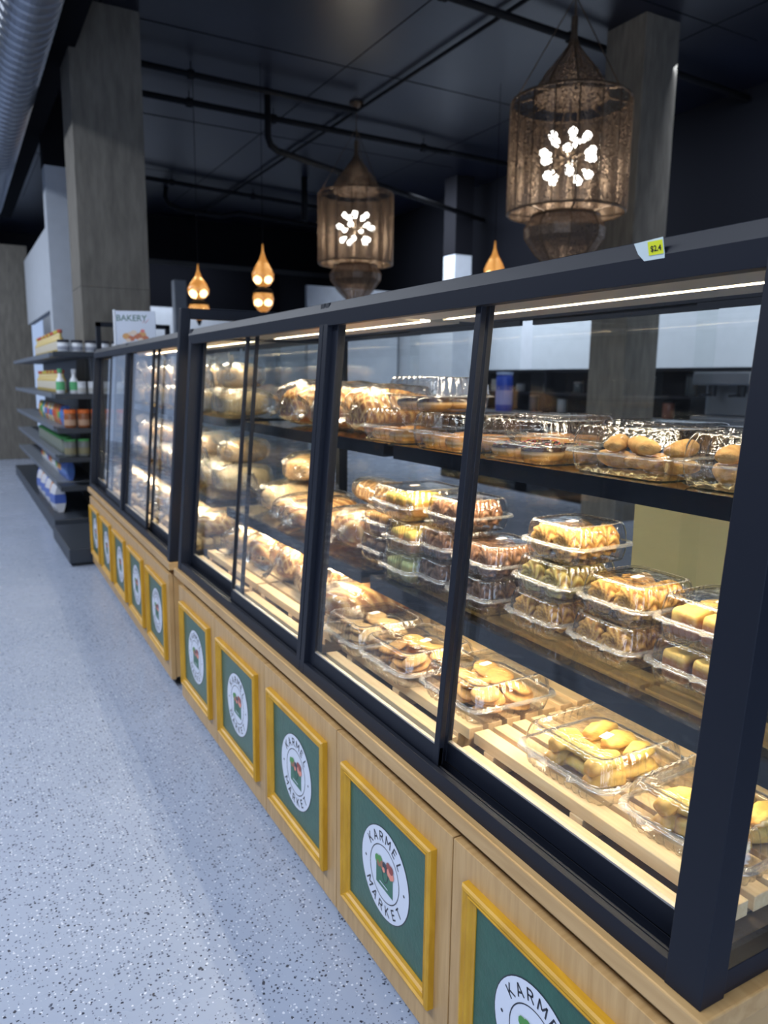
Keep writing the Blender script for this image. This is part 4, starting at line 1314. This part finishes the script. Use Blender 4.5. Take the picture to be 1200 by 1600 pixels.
def lantern(x, y, z, s, label):
    """z = middle of the drum; s = scale (drum about 0.75 m wide at 1)"""
    root = empty('hanging_lantern', (x, y, z))
    root.rotation_euler.z = 0.2
    R = 0.365*s; Hh = 0.335*s
    NF = 16

    def flute(t):
        return 1+0.055*abs(math.sin(NF*t/2))
    b = MB(); n = NF*6
    # drum, left open at the front where the glass stands (two panels)
    vs = []
    for zz in (-Hh, Hh):
        for k in range(n):
            t = 2*PI*k/n; r = R*flute(t); vs.append((r*math.cos(t), r*math.sin(t), zz))
    fs = [(k, (k+1) % n, n+(k+1) % n, n+k) for k in range(n)]
    b.add(vs, fs)
    b.build('drum_screen', M_PIERCE, root)
    b = MB()
    for k in range(NF):
        t = 2*PI*k/NF; r = R*1.0
        b.tube([(r*math.cos(t), r*math.sin(t), -Hh-0.01), (r*math.cos(t), r*math.sin(t), Hh+0.01)], 0.005*s, 6)
    for zz in (-Hh, Hh):
        pts = [(R*1.02*math.cos(2*PI*k/48), R*1.02*math.sin(2*PI*k/48), zz) for k in range(49)]
        b.tube(pts, 0.008*s, 6)
    for rr, zz in ((R*0.62, Hh+0.035), (R*0.58, -Hh-0.02)):
        pts = [(rr*math.cos(2*PI*k/48), rr*math.sin(2*PI*k/48), zz) for k in range(49)]
        b.tube(pts, 0.012*s, 6)
    for k in range(8):
        t = 2*PI*k/8
        b.tube([(R*math.cos(t), R*math.sin(t), Hh), (R*0.62*math.cos(t), R*0.62*math.sin(t), Hh+0.035)], 0.006*s, 5)
        b.tube([(R*math.cos(t), R*math.sin(t), -Hh), (R*0.58*math.cos(t), R*0.58*math.sin(t), -Hh-0.02)], 0.006*s, 5)
    b.build('drum_ribs', M_LANT, root)
    # faceted crown and hanging bowl
    b = MB(); prof = [(R*0.66, Hh+0.03), (R*0.60, Hh+0.09*s), (R*0.44, Hh+0.18*s), (R*0.25, Hh+0.26*s), (R*0.10, Hh+0.33*s), (0.02*s, Hh+0.37*s), (0.012*s, Hh+0.45*s)]
    b.lathe(prof, 16, m=0); b.build('crown', M_PIERCE, root)
    b = MB()
    for k in range(8):
        t = 2*PI*k/8; b.tube([(r*math.cos(t), r*math.sin(t), zz) for r, zz in prof], 0.005*s, 5)
    b.tube([(0, 0, Hh+0.36*s), (0, 0, Hh+0.50*s)], 0.02*s, 8)
    b.build('crown_ribs', M_LANT, root)
    b = MB(); prof = [(R*0.60, -Hh-0.03), (R*0.72, -Hh-0.10*s), (R*0.70, -Hh-0.16*s), (R*0.50, -Hh-0.26*s), (R*0.22, -Hh-0.36*s), (R*0.08, -Hh-0.40*s), (0.012*s, -Hh-0.46*s)]
    b.lathe(prof, 16, m=0); b.build('bowl', M_PIERCE, root)
    b = MB()
    for k in range(8):
        t = 2*PI*k/8; b.tube([(r*math.cos(t), r*math.sin(t), zz) for r, zz in prof], 0.005*s, 5)
    b.build('bowl_ribs', M_LANT, root)
    # chain and ceiling plate
    top = CEIL-z
    b = MB(); b.tube([(0, 0, Hh+0.48*s), (0, 0, top-0.03)], 0.006, 6)
    zh = Hh+0.62*s
    for k in range(3):
        t = 2*PI*k/3+0.5
        b.tube([(R*0.98*math.cos(t), R*0.98*math.sin(t), Hh+0.01), (0, 0, min(zh, top-0.05))], 0.004, 5)
    b.build('chain', M_LANT, root)
    b = MB(); b.lathe([(0.07*s, top-0.001), (0.07*s, top-0.02), (0.03*s, top-0.05), (0.01, top-0.06)], 20); b.build('ceiling_plate', M_LANT, root)
    # bulb cluster
    b = MB(); b.lathe([(0.0, -0.03), (0.03, -0.01), (0.03, 0.01), (0.0, 0.03)], 12)
    b.tube([(0, 0, 0.02), (0, 0, Hh+0.03)], 0.008, 6)
    dirs = []
    for ring_z, cnt, ph in ((0.75, 5, 0.2), (0.12, 6, 0.6), (-0.62, 5, 0.1)):
        for k in range(cnt):
            t = 2*PI*k/cnt+ph; rr = math.sqrt(1-ring_z**2)
            dirs.append(Vector((rr*math.cos(t), rr*math.sin(t), ring_z)))
    for d in dirs: b.tube([(0, 0, 0), d*0.135*s], 0.006*s, 6)
    cl = b.build('bulb_cluster', M_LANT, root)
    for d in dirs:
        bb = MB()
        pr = [(0.0, 0.0), (0.012, 0.001), (0.014, 0.015), (0.024, 0.035), (0.031, 0.055), (0.029, 0.072), (0.018, 0.085), (0.0, 0.090)]
        bb.lathe([(r*s*0.88, zz*s*0.85) for r, zz in pr], 14)
        o = bb.build('bulb', M_BULB, cl, smooth=True)
        o.location = d*0.125*s; o.rotation_mode = 'QUATERNION'; o.rotation_quaternion = d.to_track_quat('Z', 'Y')
    l = bpy.data.lights.new('lantern_light', 'POINT'); l.energy = 30; l.color = (1, 0.86, 0.66); l.shadow_soft_size = 0.10*s
    lo = bpy.data.objects.new('lantern_light', l); lo.location = (x, y, z); COL.objects.link(lo)
    tag(root, label, 'lantern')


lantern(3.446, 4.125, 2.966, 1.17, 'large pierced metal lantern with glowing bulbs hanging nearest the camera')
lantern(3.56, 7.86, 3.06, 1.17, 'second pierced metal lantern hanging farther back, left of the nearest one')

M_AMBER = simple('amber_glass', (0.55, 0.26, 0.06), 0.15, emit=(1.0, 0.50, 0.14), estr=0.28)
nt = M_AMBER.node_tree; nt.nodes['Principled BSDF'].inputs['Transmission Weight'].default_value = 0.75


def amber(x, y, z, s, label, double=True):
    root = empty('amber_pendant', (x, y, z))
    b = MB()
    b.lathe([(0.006, 0.34*s), (0.012, 0.26*s), (0.035, 0.18*s), (0.085, 0.09*s), (0.115, 0.02*s), (0.110, -0.04*s), (0.07, -0.10*s), (0.03, -0.115*s)], 24)
    b.build('upper_globe', M_AMBER, root, smooth=True)
    b = MB(); b.lathe([(0.03, -0.115*s), (0.09, -0.15*s), (0.115, -0.18*s), (0.10, -0.19*s), (0.03, -0.2*s)], 20); b.build('metal_collar', M_BEAM, root); b = MB()
    b.tube([(0, 0, 0.30*s), (0, 0, CEIL-z-0.001)], 0.003, 6); b.build('cord', M_BEAM, root); b = MB()
    b.lathe([(0.03, -0.39*s), (0.025, -0.42*s), (0.008, -0.46*s)], 10)
    b.build('finial', M_BEAM, root)
    b = MB(); b.lathe([(0.10, -0.19*s), (0.112, -0.24*s), (0.10, -0.31*s), (0.06, -0.37*s), (0.03, -0.39*s)], 24); b.build('lower_globe', M_AMBER, root, smooth=True)
    for (dx, dz) in ((-0.042, -0.03), (0.042, -0.03), (-0.038, -0.28), (0.038, -0.28)):
        b = MB(); b.lathe([(0, -0.032), (0.024, -0.02), (0.032, 0), (0.024, 0.02), (0, 0.032)], 12, (dx*math.cos(yaw), -dx*math.sin(yaw), dz*s)); b.build('bulb', M_BULB, root, smooth=True)
    tag(root, label, 'pendant lamp')


amber(2.22, 7.38, 2.38, 0.95, 'amber glass teardrop pendant, the larger of the pair left of the second lantern')
amber(1.66, 7.85, 2.24, 0.80, 'amber glass teardrop pendant nearest the concrete pillar')
amber(4.62, 6.55, 2.52, 0.95, 'amber glass teardrop pendant just showing over the case between the lanterns')

# ------------------------------------------------------------------ shelving beyond the cases
root = empty('gondola_shelving', (0, 6.25, 0))
b = MB()
b.box(-0.06, 0.85, 0.0, 4.6, 0.0, 0.125); b.build('plinth', M_PLAT, root, bevel=0.004)
b = MB(); b.box(0.36, 0.42, 0.30, 4.6, 0.125, 1.62); b.box(0.32, 0.86, 0.27, 0.30, 0.125, 1.50); b.build('back_panel', M_SHMETAL, root)
LVZ = [0.40, 0.64, 0.88, 1.16, 1.50]
for z in LVZ:
    b = MB(); b.box(0.02, 0.36, 0.32, 4.6, z-0.03, z); b.box(0.005, 0.02, 0.32, 4.6, z-0.035, z+0.006)
    b.build('shelf', M_SHMETAL, root, bevel=0.002)
    b = MB(); b.box(0.0, 0.86, -0.02, 0.27, z-0.03, z); b.box(-0.002, 0.86, -0.034, -0.02, z-0.036, z+0.006)
    b.build('end_shelf', M_PLAT, root, bevel=0.002)
tag(root, 'tall grocery shelving with dark end shelves beyond the far case', 'shelving')

root = empty('display_plinth', (0.0, 5.02, 0))
b = MB(); b.box(-0.10, 0.8, 0.0, 1.0, 0.02, 0.125); b.build('top', M_PLAT, root, bevel=0.006)
b = MB(); b.box(-0.06, 0.78, 0.03, 0.98, 0.0, 0.02); b.build('base', M_RUBBER, root)
tag(root, 'low charcoal display plinth on the floor beside the far cabinet end', 'plinth')
# dark frame beside the far case
b = MB(); b.box(0.0, 0.03, 0, 0.03, 0, 1.55); b.box(0.0, 0.5, 0, 0.03, 1.52, 1.55); b.box(0.47, 0.5, 0, 0.03, 0, 1.55)
o = b.build('black_rack', M_BLACK, loc=(0.16, 5.08, 0.126)); tag(o, 'slim black upright rack behind the far end of the far case', 'rack')


def jar(name, x, y, z, r, h, col, lid, label, cat, group, lidh=0.02, neck=None, lab=None):
    root = empty(name, (x, y, z))
    b = MB()
    if neck:
        b.lathe([(r*0.9, 0.0), (r, 0.006), (r, h*0.6), (r*0.75, h*0.72), (neck, h*0.82), (neck, h)], 14)
    else:
        b.lathe([(r*0.92, 0.0), (r, 0.006), (r, h*0.9), (r*0.92, h)], 14)
    b.build('body', cmat(col, 0.3), root, smooth=True)
    b = MB(); rr = (neck*1.3) if neck else r*1.0
    b.lathe([(rr, h), (rr, h+lidh), (rr*0.9, h+lidh+0.002)], 14); b.build('lid', cmat(lid, 0.4), root)
    if lab:
        b = MB(); b.lathe([(r*1.01, h*0.18), (r*1.01, h*0.58)], 14, cap=False); b.build('paper_label', cmat(lab, 0.6), root)
    tag(root, label, cat, group)
    return root


def pouch(x, y, z, w, h, d, col, col2, label, group, rz=0.0):
    b = MB()
    n = 6; vs = []
    for k in range(n+1):
        t = k/n; zz = h*t; dd = d*0.5*math.sin(PI*(0.12+0.76*t))+0.003; ww = w/2*(1-0.06*math.sin(PI*t))
        vs += [(-dd, -ww, zz), (dd, -ww, zz), (dd, ww, zz), (-dd, ww, zz)]
    fs = []; ms = []
    for k in range(n):
        for j in range(4):
            fs.append((k*4+j, k*4+(j+1) % 4, k*4+4+(j+1) % 4, k*4+4+j))
    o = len(b.v); b.v += vs
    for i, f in enumerate(fs): b.f.append(f); b.m.append(1 if (i//4) in (2, 3) else 0)
    b.f.append((3, 2, 1, 0)); b.m.append(0); b.f.append(tuple(n*4+j for j in range(4))); b.m.append(0)
    ob = b.build('snack_pouch', [cmat(col, 0.3), cmat(col2, 0.3)], loc=(x, y, z), smooth=False)
    ob.rotation_euler.z = rz
    tag(ob, label, 'packet', group)


G = (0, 6.25)
ORD = ['nearest', 'second', 'third', 'fourth', 'fifth', 'sixth', 'seventh', 'eighth', 'ninth', 'tenth', 'eleventh', 'twelfth', 'thirteenth', 'farthest']
ORX = ['leftmost', 'second', 'third', 'fourth', 'fifth']
WH = (0.70, 0.72, 0.75); BK = (0.02, 0.02, 0.03)
# end shelves facing the camera
xs = [0.05+0.105*k for k in range(5)]
for i, x in enumerate(xs): jar('food_tub', x+0.04, G[1]+0.05, 1.5065, 0.046, 0.075, WH, BK, ORX[i]+' white tub with black lid on the top end shelf of the shelving', 'tub', 'black lidded tubs on the top end shelf', 0.02, lab=(0.30, 0.32, 0.38))
for i, x in enumerate(xs[:2]): jar('spray_bottle', x, G[1]+0.05, 1.1665, 0.034, 0.17, WH, WH if i else (0.1, 0.35, 0.15), ORX[i]+' tall white bottle on the second end shelf of the shelving', 'bottle', 'tall white bottles on the second end shelf', 0.03, neck=0.015, lab=(0.10, 0.40, 0.16))
for i, x in enumerate(xs[1:]): jar('food_tub', x+0.05, G[1]+0.06, 1.1665, 0.046, 0.085, WH, WH, ORX[i]+' plain white tub on the second end shelf of the shelving', 'tub', 'plain white tubs on the second end shelf', 0.015, lab=(0.5, 0.5, 0.48))
for i, x in enumerate(xs): jar('food_jar', x+0.06, G[1]+0.05, 0.8865, 0.048, 0.12, (0.28, 0.10, 0.04), (0.72, 0.16, 0.03), ORX[i]+' brown jar with orange lid on the middle end shelf', 'jar', 'orange lidded jars on the middle end shelf', 0.03, lab=(0.45, 0.28, 0.18))
for i, x in enumerate(xs): jar('clear_tub', x+0.05, G[1]+0.05, 0.6465, 0.048, 0.13, (0.16, 0.17, 0.16), (0.08, 0.35, 0.10) if i < 2 else (0.05, 0.05, 0.06), ORX[i]+' tall tub on the fourth end shelf of the shelving', 'tub', 'tall tubs on the fourth end shelf', 0.015, lab=(0.20, 0.18, 0.10))
pal = [(0.60, 0.42, 0.05), (0.55, 0.10, 0.05), (0.10, 0.20, 0.50), (0.65, 0.60, 0.50), (0.10, 0.35, 0.12), (0.55, 0.26, 0.05), (0.70, 0.70, 0.70)]
rnd = random.Random(5)
for li, z in enumerate(LVZ):
    for k in range(14):
        y = G[1]+0.42+k*0.145
        c = rnd.choice(pal); c2 = rnd.choice(pal)
        if li == 0: c = (0.62, 0.64, 0.66) if k > 3 else (0.10, 0.18, 0.50)
        if li == 1: c = (0.20, 0.24, 0.14); c2 = (0.10, 0.42, 0.10)
        lab = {4: 'bottle on the top side shelf of the shelving', 3: 'bottle on the second side shelf of the shelving', 2: 'packet on the middle side shelf of the shelving', 1: 'green topped tub on the fourth side shelf of the shelving', 0: 'packet on the lowest side shelf of the shelving'}[li]
        if li in (0, 2):
            pouch(0.12, y, z+0.0065, 0.11, 0.17, 0.06, c, c2, 'upright snack '+lab+', '+ORD[k]+' in its row', 'snacks, shelf %s' % ['low', '', 'middle'][li], 0.2)
        elif li == 1:
            jar('clear_tub', 0.11, y, z+0.0065, 0.048, 0.12, (0.20, 0.22, 0.18), c2, lab+', '+ORD[k]+' in its row', 'tub', 'green topped tubs on the side shelf', 0.02)
        else:
            jar('sauce_bottle', 0.11, y, z+0.0065, 0.036, 0.17, (0.55, 0.42, 0.15), rnd.choice([(0.6, 0.5, 0.1), (0.5, 0.1, 0.06)]), 'yellowish '+lab+', '+ORD[k]+' in its row', 'bottle', 'sauce bottles, %s side shelf' % ('top' if li == 4 else 'second'), 0.025, neck=0.016, lab=(0.6, 0.55, 0.45))
# a few bags standing on the plinth
for k in range(8):
    pouch(0.02+0.02*(k % 2), G[1]+0.45+k*0.2, 0.1265, 0.17, 0.24, 0.09, [(0.62, 0.62, 0.66), (0.60, 0.24, 0.05), (0.62, 0.62, 0.66), (0.08, 0.14, 0.50)][k % 4], [(0.08, 0.14, 0.45), (0.62, 0.45, 0.10)][k % 2], ORD[k]+' snack bag standing on the plinth of the shelving', 'snack bags on the plinth', 0.15)

# distant gondola at the left edge
root = empty('far_shelving', (-0.55, 14.6, 0))
b = MB(); b.box(-0.4, 0.78, 0, 3, 0, 0.2); b.box(-0.4, 0.78, 0.4, 0.46, 0.2, 2.2); b.build('frame', M_PLAT, root)
for z in (0.75, 1.25, 1.75):
    b = MB(); b.box(-0.4, 0.78, 0.0, 0.4, z-0.04, z); b.build('shelf', M_PLAT, root)
tag(root, 'distant dark grocery shelving at the left edge of the photo', 'shelving')
rows = [(0.2, (0.55, 0.30, 0.16)), (0.75, (0.55, 0.55, 0.30)), (1.25, (0.06, 0.07, 0.16)), (1.75, (0.45, 0.12, 0.08))]
for z, c in rows:
    for k in range(8):
        cc = c if z in (0.2, 1.25) or k % 3 else rnd.choice(pal)
        b = MB(); b.box(-0.055, 0.055, -0.05, 0.05, 0, 0.30 if z < 1.2 else 0.26); b.box(-0.045, 0.045, -0.051, -0.0502, 0.06, 0.18, 1)
        o = b.build('grocery_box', [cmat(cc, 0.4), cmat((0.6, 0.58, 0.5), 0.5)], bevel=0.006, loc=(-0.55-0.3+k*0.14, 14.75, z+0.0005))
        lvl = {0.2: 'bottom', 0.75: 'second', 1.25: 'third', 1.75: 'top'}[z]
        tag(o, 'grocery box on the %s shelf of the distant shelving, %s from the left' % (lvl, (['first']+ORD[1:8])[k]), 'box', 'groceries, %s distant shelf' % lvl)

# ------------------------------------------------------------------ counter zone behind the cases
root = empty('back_counter', (5.2, 2.2, 0))
b = MB(); b.box(0, 0.8, 0, 6.2, 0, 0.90); b.build('body', M_WALLD, root)
b = MB(); b.box(-0.03, 0.83, -0.03, 6.23, 0.901, 0.94); b.build('worktop', cmat((0.16, 0.17, 0.19), 0.3), root)
b = MB(); b.box(0.45, 0.8, 0, 6.2, 1.16, 1.19)
for y in (0, 1.5, 3.1, 4.6, 6.17): b.box(0.45, 0.8, y, y+0.03, 0.941, 1.44)
b.box(0.45, 0.8, 0, 6.2, 1.44, 1.47); b.box(0.785, 0.8, 0, 6.2, 0.941, 1.44); b.build('rack', M_BLACK, root)
tag(root, 'dark service counter with rack along the white wall behind the cases', 'counter')
rnd = random.Random(9)
for k in range(22):
    y = 2.35+k*0.27; h = rnd.uniform(0.10, 0.2)
    c = rnd.choice([(0.35, 0.38, 0.42), (0.08, 0.10, 0.12), (0.20, 0.22, 0.2), (0.3, 0.12, 0.08), (0.5, 0.5, 0.5), (0.06, 0.12, 0.10)])
    lo = k % 2
    jar('kitchen_canister', 5.82, y, 1.1905 if lo else 0.9405, 0.06, h, c, rnd.choice([BK, (0.3, 0.3, 0.32)]), 'small canister on the %s of the service counter, %s from the near end' % ('rack shelf' if lo else 'worktop', ORD[k//2]), 'canister', 'canisters on the service %s' % ('rack' if lo else 'worktop'), 0.015)
jar('drink_can', 5.45, 7.35, 0.9405, 0.11, 0.46, (0.02, 0.07, 0.50), (0.35, 0.45, 0.7), 'tall blue canister standing on the service counter', 'canister', None, 0.03, lab=(0.25, 0.30, 0.65))
root = empty('espresso_machine', (5.43, 4.0, 0.9405))
b = MB(); b.box(-0.2, 0.2, -0.3, 0.3, 0, 0.08); b.box(0.0, 0.2, -0.3, 0.3, 0.08, 0.42); b.box(-0.2, 0.2, -0.3, 0.3, 0.36, 0.48); b.build('body', M_STEEL, root, bevel=0.02)
b = MB()
for yy in (-0.15, 0.15): b.lathe([(0.035, 0.26), (0.04, 0.36)], 12, (-0.10, yy, 0)); b.tube([(-0.10, yy, 0.28), (-0.26, yy, 0.27)], 0.012, 8)
b.build('group_head', M_BLACK, root)
tag(root, 'steel coffee machine on the service counter behind the case', 'coffee machine')
